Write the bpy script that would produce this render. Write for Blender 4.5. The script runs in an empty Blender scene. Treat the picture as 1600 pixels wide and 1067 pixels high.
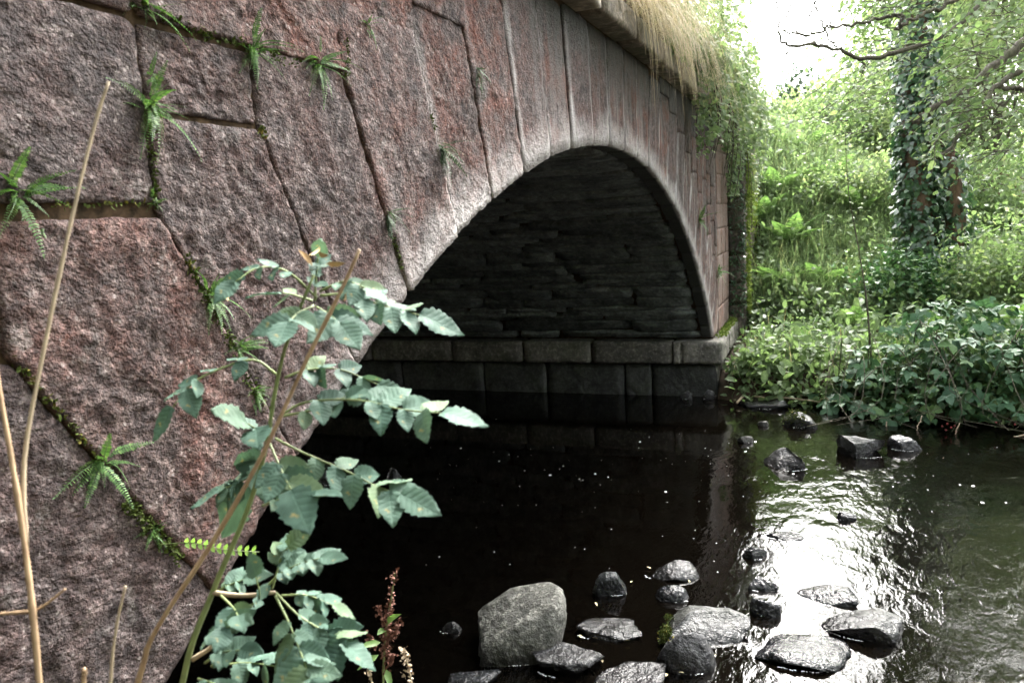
import bpy, math, random
import numpy as np
from mathutils import Matrix, Vector
random.seed(7); rng = np.random.default_rng(11)
scene = bpy.context.scene
COL = scene.collection

# ------------------------------------------------------------------ camera
W0, H0, FPX = 1600.0, 1067.0, 1274.99
YAW, PITCH, ROLL = 0.3680286, -0.1502748, -0.0539876
CAM = np.array([0.0, -1.1935, 2.2])
FW = np.array([math.cos(PITCH)*math.cos(YAW), math.cos(PITCH)*math.sin(YAW), math.sin(PITCH)])
_r = np.cross(FW, [0, 0, 1]); _r /= np.linalg.norm(_r); _u = np.cross(_r, FW)
RT = _r*math.cos(ROLL) + _u*math.sin(ROLL); UP = -_r*math.sin(ROLL) + _u*math.cos(ROLL)
cd = bpy.data.cameras.new('camera'); cam = bpy.data.objects.new('camera', cd); COL.objects.link(cam)
cd.sensor_width = 36.0; cd.lens = FPX/W0*36.0; cd.clip_start = 0.02; cd.clip_end = 2000
cd.dof.use_dof = True; cd.dof.focus_distance = 3.2; cd.dof.aperture_fstop = 9.0
M = Matrix.Identity(4)
for i in range(3):
    M[i][0], M[i][1], M[i][2], M[i][3] = RT[i], UP[i], -FW[i], CAM[i]
cam.matrix_world = M
scene.camera = cam

# ------------------------------------------------------------------ world, sun, exposure
SUN_EL, SUN_AZ = math.radians(48), math.radians(-6)      # azimuth in the XY plane, from +X
world = bpy.data.worlds.new('World'); scene.world = world; world.use_nodes = True
nt = world.node_tree; nt.nodes.clear()
sky = nt.nodes.new('ShaderNodeTexSky'); sky.sky_type = 'NISHITA'; sky.sun_disc = False
sky.sun_elevation = SUN_EL; sky.sun_rotation = math.pi/2 - SUN_AZ
sky.air_density = 1.0; sky.dust_density = 6.0; sky.ozone_density = 0.6
hs = nt.nodes.new('ShaderNodeHueSaturation'); hs.inputs['Saturation'].default_value = 0.22
bg = nt.nodes.new('ShaderNodeBackground'); bg.inputs['Strength'].default_value = 0.15
wo = nt.nodes.new('ShaderNodeOutputWorld')
nt.links.new(sky.outputs[0], hs.inputs['Color']); nt.links.new(hs.outputs[0], bg.inputs['Color'])
nt.links.new(bg.outputs[0], wo.inputs['Surface'])
sd = bpy.data.lights.new('sun', 'SUN'); sd.energy = 1.4; sd.angle = math.radians(25); sd.color = (1, .97, .92)
sun = bpy.data.objects.new('sun', sd); COL.objects.link(sun)
_d = Vector((math.cos(SUN_EL)*math.cos(SUN_AZ), math.cos(SUN_EL)*math.sin(SUN_AZ), math.sin(SUN_EL)))
sun.rotation_euler = _d.to_track_quat('Z', 'Y').to_euler()
vs = scene.view_settings; vs.view_transform = 'Standard'; vs.look = 'None'; vs.gamma = 1; vs.use_curve_mapping = False
vs.exposure = 3.45
scene.cycles.use_adaptive_sampling = True; scene.cycles.adaptive_threshold = .04; scene.cycles.max_bounces = 5; scene.cycles.diffuse_bounces = 3; scene.cycles.glossy_bounces = 3; scene.cycles.transmission_bounces = 3; scene.cycles.transparent_max_bounces = 8

# ------------------------------------------------------------------ helpers
def ray(px, py): return FW + (px - W0/2)/FPX*RT + (H0/2 - py)/FPX*UP
def hit(px, py, ax, val):
    v = ray(px, py); return CAM + v*((val - CAM[ax])/v[ax])
def F(px, py, Y=0.0): return hit(px, py, 1, Y)
def Zp(px, py, z=0.0): return hit(px, py, 2, z)
def PX(px, py, X): return hit(px, py, 0, X)
def PD(px, py, d): return CAM + ray(px, py)*d
def scale_at(p): return FPX/float((np.asarray(p) - CAM) @ FW)      # photo pixels per metre

def unit(v):
    v = np.asarray(v, float); return v/np.maximum(np.linalg.norm(v, axis=-1, keepdims=True), 1e-9)
def _hash(ix, iy, iz, s):
    n = (ix*374761393 + iy*668265263 + iz*2147483647 + s*1274126177) & 0xffffffff
    n = ((n ^ (n >> 13))*1274126177) & 0xffffffff
    return ((n ^ (n >> 16)) & 0xffff)/65535.0
def vnoise(P, s=0):
    P = np.asarray(P, float); i = np.floor(P).astype(np.int64); f = P - i; f = f*f*(3 - 2*f); o = 0
    for a in (0, 1):
        for b in (0, 1):
            for c in (0, 1):
                w = (f[..., 0] if a else 1 - f[..., 0])*(f[..., 1] if b else 1 - f[..., 1])*(f[..., 2] if c else 1 - f[..., 2])
                o = o + w*_hash(i[..., 0] + a, i[..., 1] + b, i[..., 2] + c, s)
    return o*2 - 1
def fbm(P, sc, octv=4, s=0, gain=.5):
    P = np.asarray(P, float)*sc; o = 0; a = 1.0
    for k in range(octv): o = o + a*vnoise(P, s + k*17); P = P*2.03 + 5.1; a *= gain
    return o

def obj(name, V, Fs, mat, parent=None, smooth=False, tone=None, **props):
    V = np.asarray(V, np.float32).reshape(-1, 3); me = bpy.data.meshes.new(name)
    if isinstance(Fs, np.ndarray):
        m, k = Fs.shape
        me.vertices.add(len(V)); me.vertices.foreach_set('co', V.ravel())
        me.loops.add(m*k); me.loops.foreach_set('vertex_index', Fs.astype(np.int32).ravel())
        me.polygons.add(m); me.polygons.foreach_set('loop_start', np.arange(0, m*k, k, dtype=np.int32))
        me.update(calc_edges=True)
    else:
        me.from_pydata([tuple(v) for v in V.tolist()], [], Fs); me.update()
    if tone is not None:
        at = me.attributes.new('tone', 'FLOAT', 'POINT'); at.data.foreach_set('value', np.asarray(tone, np.float32))
    if smooth: me.polygons.foreach_set('use_smooth', np.ones(len(me.polygons), dtype=bool))
    if mat: me.materials.append(mat)
    o = bpy.data.objects.new(name, me); COL.objects.link(o)
    if parent is not None: o.parent = parent
    for k2, v2 in props.items(): o[k2] = v2
    return o
def inst(name, me, mw, parent=None):
    o = bpy.data.objects.new(name, me); COL.objects.link(o)
    if parent is not None:
        o.parent = parent; o.matrix_parent_inverse = Matrix.Translation(-parent.location)
    o.matrix_basis = mw
    return o
def thing(name, label, cat, loc=(0, 0, 0), group=None):
    # an empty at the base of the thing; parts keep world coordinates through the parent inverse
    o = bpy.data.objects.new(name, None); COL.objects.link(o); o.empty_display_size = .1
    o.location = Vector([float(x) for x in loc]); o['label'] = label; o['category'] = cat
    if group: o['group'] = group
    return o
def part(name, V, Fs, mat, root, **kw):
    o = obj(name, V, Fs, mat, root, **kw); o.matrix_parent_inverse = Matrix.Translation(-root.location); return o
def sub(name, V, Fs, mat, par, **kw):
    return obj(name, V, Fs, mat, par, **kw)
def tagm(o, label, cat, group=None):
    o['label'] = label; o['category'] = cat
    if group: o['group'] = group
    return o

class MB:
    """collects pieces of one mesh"""
    def __init__(s): s.V = []; s.F = []; s.T = []; s.n = 0
    def add(s, V, Fq, tone=None):
        V = np.asarray(V, float).reshape(-1, 3)
        s.V.append(V); s.F += [tuple(int(i) + s.n for i in f) for f in Fq]
        s.T.append(np.full(len(V), .5 if tone is None else tone)); s.n += len(V)
    def get(s): return np.concatenate(s.V), s.F, np.concatenate(s.T)
def tube(pts, rad, n=6, jit=0.0):
    pts = np.asarray(pts, float); k = len(pts); rad = np.broadcast_to(np.asarray(rad, float), (k,))
    t = unit(np.gradient(pts, axis=0)); ref = np.array([0, 0, 1.0]) if abs(t[0][2]) < .9 else np.array([1.0, 0, 0])
    a = unit(np.cross(t, ref)); b = np.cross(t, a); th = np.arange(n)/n*2*math.pi
    V = pts[:, None] + rad[:, None, None]*(np.cos(th)[None, :, None]*a[:, None] + np.sin(th)[None, :, None]*b[:, None])
    if jit: V = V + (rng.random(V.shape) - .5)*jit*rad[:, None, None]
    V = V.reshape(-1, 3); Fq = []
    for i in range(k - 1):
        for j in range(n):
            Fq.append((i*n + j, i*n + (j + 1) % n, (i + 1)*n + (j + 1) % n, (i + 1)*n + j))
    Fq.append(tuple(range(n - 1, -1, -1))); Fq.append(tuple((k - 1)*n + j for j in range(n)))
    return V, Fq
def smooth_path(pts, m=24):
    pts = np.asarray(pts, float)
    if len(pts) < 3:
        t = np.linspace(0, 1, m)[:, None]; return pts[0]*(1 - t) + pts[-1]*t
    P = np.vstack([2*pts[0] - pts[1], pts, 2*pts[-1] - pts[-2]]); out = []
    n = len(pts) - 1; per = max(2, m//n)
    for i in range(n):
        p0, p1, p2, p3 = P[i:i + 4]
        for t in np.linspace(0, 1, per, endpoint=False):
            out.append(.5*(2*p1 + (p2 - p0)*t + (2*p0 - 5*p1 + 4*p2 - p3)*t*t + (3*p1 - p0 - 3*p2 + p3)*t**3))
    out.append(pts[-1]); return np.array(out)

# ------------------------------------------------------------------ materials
def newmat(name):
    m = bpy.data.materials.new(name); m.use_nodes = True; t = m.node_tree; t.nodes.clear()
    o = t.nodes.new('ShaderNodeOutputMaterial'); return m, t, o
class NT:
    def __init__(s, t): s.t = t
    def n(s, kind, **kw):
        nd = s.t.nodes.new('ShaderNode' + kind)
        for k, v in kw.items():
            if hasattr(nd, k) and k not in nd.inputs: setattr(nd, k, v)
        return nd
    def l(s, a, b): s.t.links.new(a, b)
    def pos(s): return s.n('NewGeometry').outputs['Position']
    def mapping(s, vec, scale=(1, 1, 1), rot=(0, 0, 0)):
        m = s.n('Mapping'); m.inputs['Scale'].default_value = scale; m.inputs['Rotation'].default_value = rot
        s.l(vec, m.inputs['Vector']); return m.outputs[0]
    def noise(s, vec, sc, det=6, rough=.6, dist=0):
        x = s.n('TexNoise'); x.inputs['Scale'].default_value = sc; x.inputs['Detail'].default_value = det
        x.inputs['Roughness'].default_value = rough; x.inputs['Distortion'].default_value = dist
        s.l(vec, x.inputs['Vector']); return x.outputs['Fac']
    def voro(s, vec, sc, feature='F1'):
        x = s.n('TexVoronoi'); x.feature = feature; x.inputs['Scale'].default_value = sc; s.l(vec, x.inputs['Vector']); return x.outputs['Distance']
    def ramp(s, fac, stops, interp='LINEAR'):
        r = s.n('ValToRGB'); cr = r.color_ramp; cr.interpolation = interp
        while len(cr.elements) < len(stops): cr.elements.new(.5)
        for e, (p, c) in zip(cr.elements, stops):
            e.position = p; e.color = (c if isinstance(c, tuple) else (c, c, c)) + (1,)
        s.l(fac, r.inputs[0]); return r.outputs[0]
    def mix(s, fac, a, b, mode='MIX'):
        m = s.n('Mix'); m.data_type = 'RGBA'; m.blend_type = mode
        for i, v in ((0, fac), (6, a), (7, b)):
            if isinstance(v, (int, float)): m.inputs[i].default_value = v
            elif isinstance(v, tuple): m.inputs[i].default_value = v + (1,)
            else: s.l(v, m.inputs[i])
        return m.outputs[2]
    def math(s, op, a, b=0.0, c=None, clamp=False):
        m = s.n('Math'); m.operation = op; m.use_clamp = clamp
        for i, v in enumerate((a, b, c)):
            if v is None: continue
            if isinstance(v, (int, float)): m.inputs[i].default_value = v
            else: s.l(v, m.inputs[i])
        return m.outputs[0]
    def maprange(s, v, a, b, c=0.0, d=1.0):
        m = s.n('MapRange'); m.inputs[1].default_value = a; m.inputs[2].default_value = b
        m.inputs[3].default_value = c; m.inputs[4].default_value = d; s.l(v, m.inputs[0]); return m.outputs[0]
    def bump(s, h, strength, dist, prev=None):
        b = s.n('Bump'); b.inputs['Strength'].default_value = strength; b.inputs['Distance'].default_value = dist
        s.l(h, b.inputs['Height'])
        if prev is not None: s.l(prev, b.inputs['Normal'])
        return b.outputs[0]
    def bsdf(s, color, rough, normal=None, spec=.5, out=None):
        p = s.n('BsdfPrincipled')
        for nm, v in (('Base Color', color), ('Roughness', rough), ('Specular IOR Level', spec)):
            if isinstance(v, tuple): p.inputs[nm].default_value = v + (1,)
            elif isinstance(v, (int, float)): p.inputs[nm].default_value = v
            else: s.l(v, p.inputs[nm])
        if normal is not None: s.l(normal, p.inputs['Normal'])
        if out is not None: s.l(p.outputs[0], out.inputs['Surface'])
        return p

CX, CZ, RR = 5.005, -4.034, 6.622          # the arch: a circle in the face plane Y = 0
def mat_face(name, red=.5, pale=0.0):
    m, t, o = newmat(name); g = NT(t); P = g.pos()
    oi = g.n('ObjectInfo').outputs['Random']
    PR = g.mapping(P, (1, 1, 1), (.61, .43, .87)); PQ = g.mapping(P, (1, 1, 1), (1.1, .77, .35))
    n1 = g.noise(P, 3.2, 3, .62); n2 = g.noise(PR, 26, 5, .72, .3); n3 = g.noise(PQ, 95, 3, .7)
    n4 = g.noise(P, 6.5, 4, .65)
    c = g.ramp(n2, [(.30, (.020, .017, .017)), (.42, (.056, .044, .044)), (.54, (.104, .085, .083)), (.66, (.20, .175, .17))])
    rd = g.ramp(n4, [(.42, 0.0), (.62, 1.0)]); sep = g.n('SeparateXYZ'); g.l(P, sep.inputs[0])
    rdf = g.math('MULTIPLY', g.math('MULTIPLY', rd, g.maprange(sep.outputs[0], 1.2, 2.6, .45, 1.0)), g.math('MULTIPLY_ADD', oi, .65, red - .25), clamp=True)
    c = g.mix(rdf, c, (.150, .052, .032), 'MIX')
    c = g.mix(.6, c, g.ramp(n1, [(.3, .6), (.5, .9), (.7, 1.25)]), 'MULTIPLY')
    c = g.mix(.8, c, g.ramp(oi, [(0, (.82, .83, .86)), (.35, (1.05, 1.0, .99)), (.7, (.96, .86, .83)), (1, (1.15, 1.06, 1.02))]), 'MULTIPLY')
    c = g.mix(1.0, c, (.63, .585, .56), 'MULTIPLY')
    # crystals and lichen flecks
    c = g.mix(1.0, c, g.ramp(n3, [(.30, .42), (.5, .95), (.66, 1.95)]), 'MULTIPLY')
    v = g.voro(P, 62); fl = g.ramp(v, [(.14, 1.0), (.30, 0.0)])
    flm = g.math('MULTIPLY', fl, g.ramp(n2, [(.48, 0.0), (.58, 1.0)]))
    c = g.mix(g.math('MULTIPLY', flm, .5), c, (.30, .265, .25))
    li = g.ramp(g.noise(P, 9, 4, .7), [(.585, 0.0), (.66, 1.0)])
    c = g.mix(g.math('MULTIPLY', li, .22), c, (.26, .24, .22))
    # lime leached out along the intrados of the ring, broken up by noise
    dx = g.math('SUBTRACT', sep.outputs[0], CX); dz = g.math('SUBTRACT', sep.outputs[2], CZ)
    r = g.math('SQRT', g.math('ADD', g.math('MULTIPLY', dx, dx), g.math('MULTIPLY', dz, dz)))
    dr = g.math('SUBTRACT', r, RR); drn = g.math('ADD', dr, g.math('MULTIPLY_ADD', n1, .24, -.12))
    lime = g.ramp(g.maprange(drn, 0.0, .19), [(0, 1.0), (.35, .6), (1, 0.0)])
    xm = g.maprange(sep.outputs[0], 1.6, 2.6)
    c = g.mix(g.math('MULTIPLY', g.math('MULTIPLY', lime, xm), g.ramp(n2, [(.3, .35), (.55, .95)])), c, (.44, .415, .40))
    # lime runs down the ring joints, a fixed angle apart; seen only where the noise lets them
    ang = g.math('ARCTAN2', dz, dx); k = g.math('DIVIDE', g.math('SUBTRACT', math.radians(94.15), ang), math.radians(3.345))
    fr = g.math('ABSOLUTE', g.math('SUBTRACT', g.math('FRACT', g.math('ADD', k, .5)), .5))
    run = g.ramp(g.math('ADD', fr, g.math('MULTIPLY_ADD', g.noise(g.mapping(P, (30, 30, 3)), 1, 4), .10, -.05)), [(.0, 1.0), (.045, .55), (.10, 0.0)])
    runm = g.math('MULTIPLY', run, g.math('MULTIPLY', g.ramp(g.noise(P, 2.3, 3), [(.42, .1), (.6, .95)]), g.maprange(sep.outputs[0], 2.0, 3.0)), clamp=True)
    runm = g.math('MULTIPLY', runm, g.ramp(g.maprange(dr, .55, .75), [(0, 1.0), (1, 0.0)]))
    c = g.mix(g.math('MULTIPLY', runm, .9), c, (.46, .435, .42))
    # vertical weather streaks and the dark algae under the string course
    st = g.noise(g.mapping(P, (14, 14, .9)), 1, 3, .6)
    c = g.mix(g.math('MULTIPLY', g.ramp(st, [(.5, 0.0), (.66, .55)]), g.maprange(sep.outputs[0], 2.6, 4.5)), c, (.27, .24, .225))
    al = g.math('MULTIPLY', g.maprange(g.math('ADD', sep.outputs[2], g.math('MULTIPLY_ADD', st, .7, -.35)), 2.78, 3.14), g.maprange(sep.outputs[0], 2.6, 3.8))
    c = g.mix(g.math('MULTIPLY', al, .85), c, (.024, .026, .022))
    sof_shade = g.maprange(sep.outputs[1], .012, .035)  # soffit shade put into the colour, starting just behind the face plane
    c = g.mix(g.math('MULTIPLY', sof_shade, .95), c, (.026, .028, .027))
    if pale: c = g.mix(pale, c, (.36, .26, .22))
    h1 = g.noise(g.mapping(P, (1, 1, 1.5), (.5, .7, .4)), 52, 3, .68); h2 = g.noise(PR, 170, 2, .6)
    h3 = g.noise(g.mapping(P, (1, 1, 1.7), (.4, .75, .9)), 25, 2, .6)
    nb = g.bump(h3, .7, .013); nb = g.bump(h1, 1.0, .0105, nb); nb = g.bump(h2, .9, .005, nb)
    g.bsdf(c, .86, nb, .3, o); return m
def mat_stone(name, dark, light, wet=False, green=.25, relief=1.0, fleck=.3, spec=.3, rough=.85):
    m, t, o = newmat(name); g = NT(t); P = g.pos(); oi = g.n('ObjectInfo').outputs['Random']
    n1 = g.noise(P, 5, 4, .65, .3); n2 = g.noise(P, 24, 5, .7); n3 = g.noise(P, 2.1, 2)
    c = g.ramp(n1, [(.3, dark), (.5, tuple((a + b)/2 for a, b in zip(dark, light))), (.72, light)])
    c = g.mix(.7, c, g.ramp(n2, [(.3, .35), (.5, .85), (.7, 1.5)]), 'MULTIPLY')
    c = g.mix(1.0, c, g.ramp(oi, [(0, .7), (1, 1.25)]), 'MULTIPLY')
    c = g.mix(g.math('MULTIPLY', g.ramp(n2, [(.56, 0.0), (.66, 1.0)]), fleck), c, tuple(min(1, x*1.8) for x in light))
    c = g.mix(g.math('MULTIPLY', g.ramp(n3, [(.52, 0.0), (.66, 1.0)]), green), c, (.045, .062, .022))
    rv = rough
    if wet:
        vl = g.ramp(g.voro(P, 26), [(.16, 1.0), (.34, 0.0)]); c = g.mix(g.math('MULTIPLY', vl, g.ramp(n1, [(.46, 0.0), (.58, fleck*1.1)])), c, tuple(min(1, x*1.9) for x in light))
        sep = g.n('SeparateXYZ'); g.l(P, sep.inputs[0])
        zz = g.math('ADD', sep.outputs[2], g.math('MULTIPLY_ADD', n1, -.10, .05))
        w = g.ramp(g.maprange(zz, .03, .13), [(0, 1.0), (1, 0.0)])
        c = g.mix(w, c, g.mix(1.0, c, (.26, .25, .25), 'MULTIPLY')); rv = g.math('MULTIPLY_ADD', w, -.5, rough)
    nb = g.bump(g.noise(P, 12, 4, .65), .8*relief, .04); nb = g.bump(g.noise(P, 60, 3, .65), .8*relief, .008, nb)
    g.bsdf(c, rv, nb, spec, o); return m
def mat_leaf(name, lo, hi, yellow=None, trans=.45, rough=.55, spec=.25, objrand=False, veins=False):
    m, t, o = newmat(name); g = NT(t)
    if objrand: tn = g.n('ObjectInfo').outputs['Random']
    else:
        a = g.n('Attribute'); a.attribute_name = 'tone'; tn = a.outputs['Fac']
    st = [(0, lo), (.8, hi)] + ([(1, yellow)] if yellow else [])
    c = g.ramp(tn, st); P = g.pos()
    c = g.mix(.5, c, g.ramp(g.noise(P, 55, 1), [(.3, .65), (.7, 1.3)]), 'MULTIPLY')
    nb = None
    if veins:
        tc = g.n('TexCoord').outputs['Object']; s = g.n('SeparateXYZ'); g.l(tc, s.inputs[0])
        ph = g.math('SUBTRACT', s.outputs[0], g.math('MULTIPLY', g.math('ABSOLUTE', s.outputs[1]), .55))
        wv = g.math('ABSOLUTE', g.math('SINE', g.math('MULTIPLY', ph, 24.0)))
        vl = g.ramp(wv, [(0, 0.0), (.22, 1.0)]); ml = g.ramp(g.math('ABSOLUTE', s.outputs[1]), [(.0, 0.0), (.03, 1.0)])
        h = g.math('MULTIPLY', vl, ml); nb = g.bump(g.mix(1.0, h, g.ramp(wv, [(0, 0.0), (1, 1.0)]), 'MULTIPLY'), .25, .0012)
        c = g.mix(g.math('MULTIPLY_ADD', h, -.22, .22), c, tuple(min(1, x*1.5) for x in hi))
        br = g.ramp(g.noise(tc, 2.6, 3), [(.66, 0.0), (.74, 1.0)]); c = g.mix(g.math('MULTIPLY', br, .6), c, (.30, .22, .07))
    p = g.bsdf(c, rough, nb, spec); tr = g.n('BsdfTranslucent'); g.l(g.mix(1.0, c, (1.15, 1.22, .80), 'MULTIPLY'), tr.inputs[0])
    mx = g.n('MixShader'); mx.inputs[0].default_value = trans; g.l(p.outputs[0], mx.inputs[1]); g.l(tr.outputs[0], mx.inputs[2])
    g.l(mx.outputs[0], o.inputs['Surface']); return m
def mat_bark(name, a, b, sc=18, moss=0.0):
    m, t, o = newmat(name); g = NT(t); P = g.pos(); n = g.noise(g.mapping(P, (1, 1, .3)), sc, 5, .7)
    c = g.ramp(n, [(.3, a), (.68, b)])
    if moss: c = g.mix(g.math('MULTIPLY', g.ramp(g.noise(P, 6, 4), [(.45, 0.0), (.6, 1.0)]), moss), c, (.06, .085, .02))
    g.bsdf(c, .85, g.bump(n, .8, .02), .25, o); return m
def mat_plain(name, a, b, sc=30, rough=.7, spec=.3):
    m, t, o = newmat(name); g = NT(t); P = g.pos(); g.bsdf(g.ramp(g.noise(P, sc, 5), [(.3, a), (.7, b)]), rough, None, spec, o); return m

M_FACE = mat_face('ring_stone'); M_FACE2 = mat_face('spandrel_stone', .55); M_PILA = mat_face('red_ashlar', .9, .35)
M_VAULT = mat_stone('damp_vault_stone', (.046, .053, .053), (.20, .22, .217), green=.06, relief=1.0, fleck=.12)
M_LEDGE = mat_stone('impost_stone', (.065, .062, .056), (.21, .195, .17), green=.3, relief=.5, fleck=.35)
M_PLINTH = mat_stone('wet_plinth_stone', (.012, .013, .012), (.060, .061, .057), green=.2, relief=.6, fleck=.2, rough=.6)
M_STRING = mat_stone('sandy_string_stone', (.10, .085, .062), (.26, .22, .17), green=.4, relief=.4, fleck=.2)
M_WING = mat_stone('dark_wing_stone', (.05, .042, .036), (.16, .13, .11), green=.4)
M_CORE = mat_plain('dark_mortar', (.012, .009, .006), (.085, .055, .032), 45, .95, .1)
M_MORTAR = mat_plain('pale_mortar', (.10, .085, .07), (.38, .34, .29), 60, .95, .1)
M_ROCK = [mat_stone('boulder_grey', (.010, .010, .0115), (.092, .091, .092), True, .2, 1.2, .5, .45, .65),
          mat_stone('boulder_pale', (.04, .041, .035), (.20, .195, .172), True, .5, 1.2, .6, .3, .85),
          mat_stone('boulder_wet', (.006, .0065, .008), (.045, .049, .056), True, .1, 1.2, .35, .5, .42)]
M_BARK = mat_bark('brown_bark', (.045, .028, .018), (.17, .105, .07), 14, .15)
M_TWIG = mat_bark('dark_twig', (.03, .026, .02), (.11, .095, .07), 30, .25)
M_DRYSTEM = mat_plain('dry_stem', (.20, .13, .075), (.36, .255, .155), 40, .6)
M_GREYSTEM = mat_plain('grey_stem', (.24, .19, .13), (.40, .32, .22), 40, .7)
M_GREENSTEM = mat_plain('green_stem', (.10, .13, .05), (.20, .25, .10), 40, .5)
M_STRAW = mat_leaf('straw_grass', (.30, .235, .15), (.52, .44, .33), (.33, .34, .16), .3, .6, .2)
M_ROSE = mat_leaf('rose_leaf', (.038, .074, .056), (.070, .118, .088), (.09, .13, .066), .22, .6, .10, True, True)
M_ROSEY = mat_leaf('young_leaf', (.20, .36, .08), (.30, .48, .12), None, .4, .5, .3)
M_BROWNLEAF = mat_plain('withered_leaf', (.34, .20, .08), (.55, .40, .22), 40, .7)
M_FERN = mat_leaf('wall_fern', (.035, .085, .022), (.085, .17, .045), (.15, .24, .07), .3, .5, .3)
M_FERNDARK = mat_leaf('dark_wall_fern', (.025, .055, .025), (.06, .105, .05), (.09, .14, .06), .25, .5, .3)
M_MOSS = mat_leaf('joint_moss', (.028, .040, .010), (.065, .085, .022), (.13, .10, .025), .1, .9, .1)
M_BRACKEN = mat_leaf('bank_fern', (.055, .11, .035), (.115, .195, .065), (.17, .25, .085), .4, .5, .3)
M_IVY = mat_leaf('ivy_leaf', (.020, .055, .024), (.055, .115, .045), (.12, .19, .055), .18, .30, .6)
M_BUSH = mat_leaf('bush_leaf', (.07, .112, .048), (.145, .205, .10), (.24, .28, .14), .5)
M_BUSH2 = mat_leaf('pale_bush_leaf', (.10, .14, .07), (.19, .245, .135), (.29, .32, .19), .5)
M_DARKLEAF = mat_leaf('bramble_leaf', (.030, .075, .032), (.065, .135, .055), (.11, .19, .06), .25, .55, .28)
M_BRAMB = mat_leaf('bramble_leaf_near', (.035, .085, .045), (.075, .15, .075), (.12, .20, .07), .25, .55, .28, True)
M_GRASS = mat_leaf('bank_grass', (.10, .15, .075), (.18, .245, .14), (.32, .33, .20), .45, .5, .3)
M_CONIFER = mat_leaf('conifer_leaf', (.03, .06, .035), (.06, .10, .055), None, .2)
M_SOIL = mat_plain('bank_soil', (.016, .012, .008), (.07, .052, .034), 9, .95, .1)
M_FOAM = mat_plain('foam', (.7, .7, .7), (.85, .85, .85), 5, .6)
M_SEED = mat_plain('dock_seed', (.06, .022, .016), (.15, .065, .04), 300, .8)
M_BERRY = mat_plain('red_berry', (.12, .010, .010), (.22, .02, .016), 100, .3, .5)
M_FALLEN = mat_plain('fallen_leaf', (.42, .34, .16), (.66, .60, .40), 30, .6)
M_MOSSWALL = mat_leaf('bright_moss', (.07, .11, .02), (.15, .20, .045), (.21, .25, .07), .2, .85, .1)

# water: dark peat water with a rippled surface
M_WATER, t, o = newmat('peat_water'); g = NT(t); P = g.pos()
sep = g.n('SeparateXYZ'); g.l(P, sep.inputs[0])
calm = g.maprange(sep.outputs[1], .2, -1.3, .06, 1.0)
patch = g.ramp(g.noise(P, .8, 3), [(.38, .25), (.62, 1.2)])
amp = g.math('MULTIPLY', calm, patch)
w1 = g.noise(g.mapping(P, (4.2, 8, 1), (0, 0, .5)), 1, 3, .5, .5); w2 = g.noise(g.mapping(P, (13, 24, 1), (0, 0, .3)), 1, 3, .55, .6)
hgt = g.math('MULTIPLY', g.math('ADD', g.math('MULTIPLY', w1, 1.0), g.math('MULTIPLY', w2, .30)), amp)
nb = g.bump(hgt, 1.0, .0105)
p = g.bsdf((.0016, .0012, .0008), .025, nb, .5, o); p.inputs['IOR'].default_value = 1.33

# ------------------------------------------------------------------ the setting: ground and water
def smoothstep(a, b, x):
    t = np.clip((x - a)/(b - a), 0, 1); return t*t*(3 - 2*t)
def ground_z(X, Y):
    X = np.asarray(X, float); Y = np.asarray(Y, float)
    P = np.stack([X, Y, 0*X], -1)
    xe = 9.25 + np.where(Y < 0, .22*Y, 0) + np.where(Y < -3, -.12*(Y + 3), 0); xe = np.clip(xe, 8.35, 12)
    s = X - xe + .22*fbm(P, .9, 3, 5)
    far = -.45 + .72*smoothstep(-.35, .55, s) + np.clip(s, 0, 40)*.055
    dY = np.clip(-Y - .15, 0, 99); dX = np.clip(15.6 - X, 0, 99)
    emb = 3.4 - np.sqrt((.60*dY)**2 + (.80*dX)**2)
    k = 4.0; far = np.log(np.exp(k*np.clip(far, -5, 9)) + np.exp(k*np.clip(emb, -5, 9)))/k
    near = -.45 + 1.05*smoothstep(2.35, 1.25, X) + np.clip(1.0 - X, 0, 12)*.06 + np.clip(-1 - X, 0, 6)*.3
    h = np.where(X > 5, far, near) + .05*fbm(P, 1.7, 3, 9)
    inside = (Y > -.05) & (Y < 8.2)
    h = np.where(inside & (X > .2) & (X < 9.9), -.5, h)
    h = np.where(inside & ((X > 9.9) | (X < .2)), np.where((X > 11.7) | (X < -1.4), 3.4, .2), h)
    return h
def grid_axis(a, b, fine0, fine1, fs, cs):
    l = []
    x = fine0
    while x > a: l.append(x); x -= cs; cs *= 1.12
    l.append(a); l = l[::-1]; x = fine0 + fs; c2 = .8
    while x < fine1: l.append(x); x += fs
    while x < b: l.append(x); x += c2; c2 *= 1.15
    l.append(b); return np.array(sorted(set(l)))
gx = grid_axis(-90, 160, -3, 26, .22, .6); gy = grid_axis(-110, 110, -9, 9, .2, .5)
gy = np.array(sorted(list(gy) + [-.06, -.04, 8.19, 8.21]))
GX, GY = np.meshgrid(gx, gy, indexing='ij'); GZ = ground_z(GX, GY)
nx, ny = GX.shape; idx = np.arange(nx*ny).reshape(nx, ny)
Q = np.stack([idx[:-1, :-1], idx[1:, :-1], idx[1:, 1:], idx[:-1, 1:]], -1).reshape(-1, 4)
obj('ground', np.stack([GX, GY, GZ], -1), Q, M_SOIL, smooth=True, kind='structure')
wx, wy = np.linspace(-6, 30, 60), np.linspace(-60, 60, 120); A, B = np.meshgrid(wx, wy, indexing='ij')
idx = np.arange(A.size).reshape(A.shape)
Q = np.stack([idx[:-1, :-1], idx[1:, :-1], idx[1:, 1:], idx[:-1, 1:]], -1).reshape(-1, 4)
obj('stream_water', np.stack([A, B, 0*A], -1), Q, M_WATER, smooth=True, kind='structure')

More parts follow.
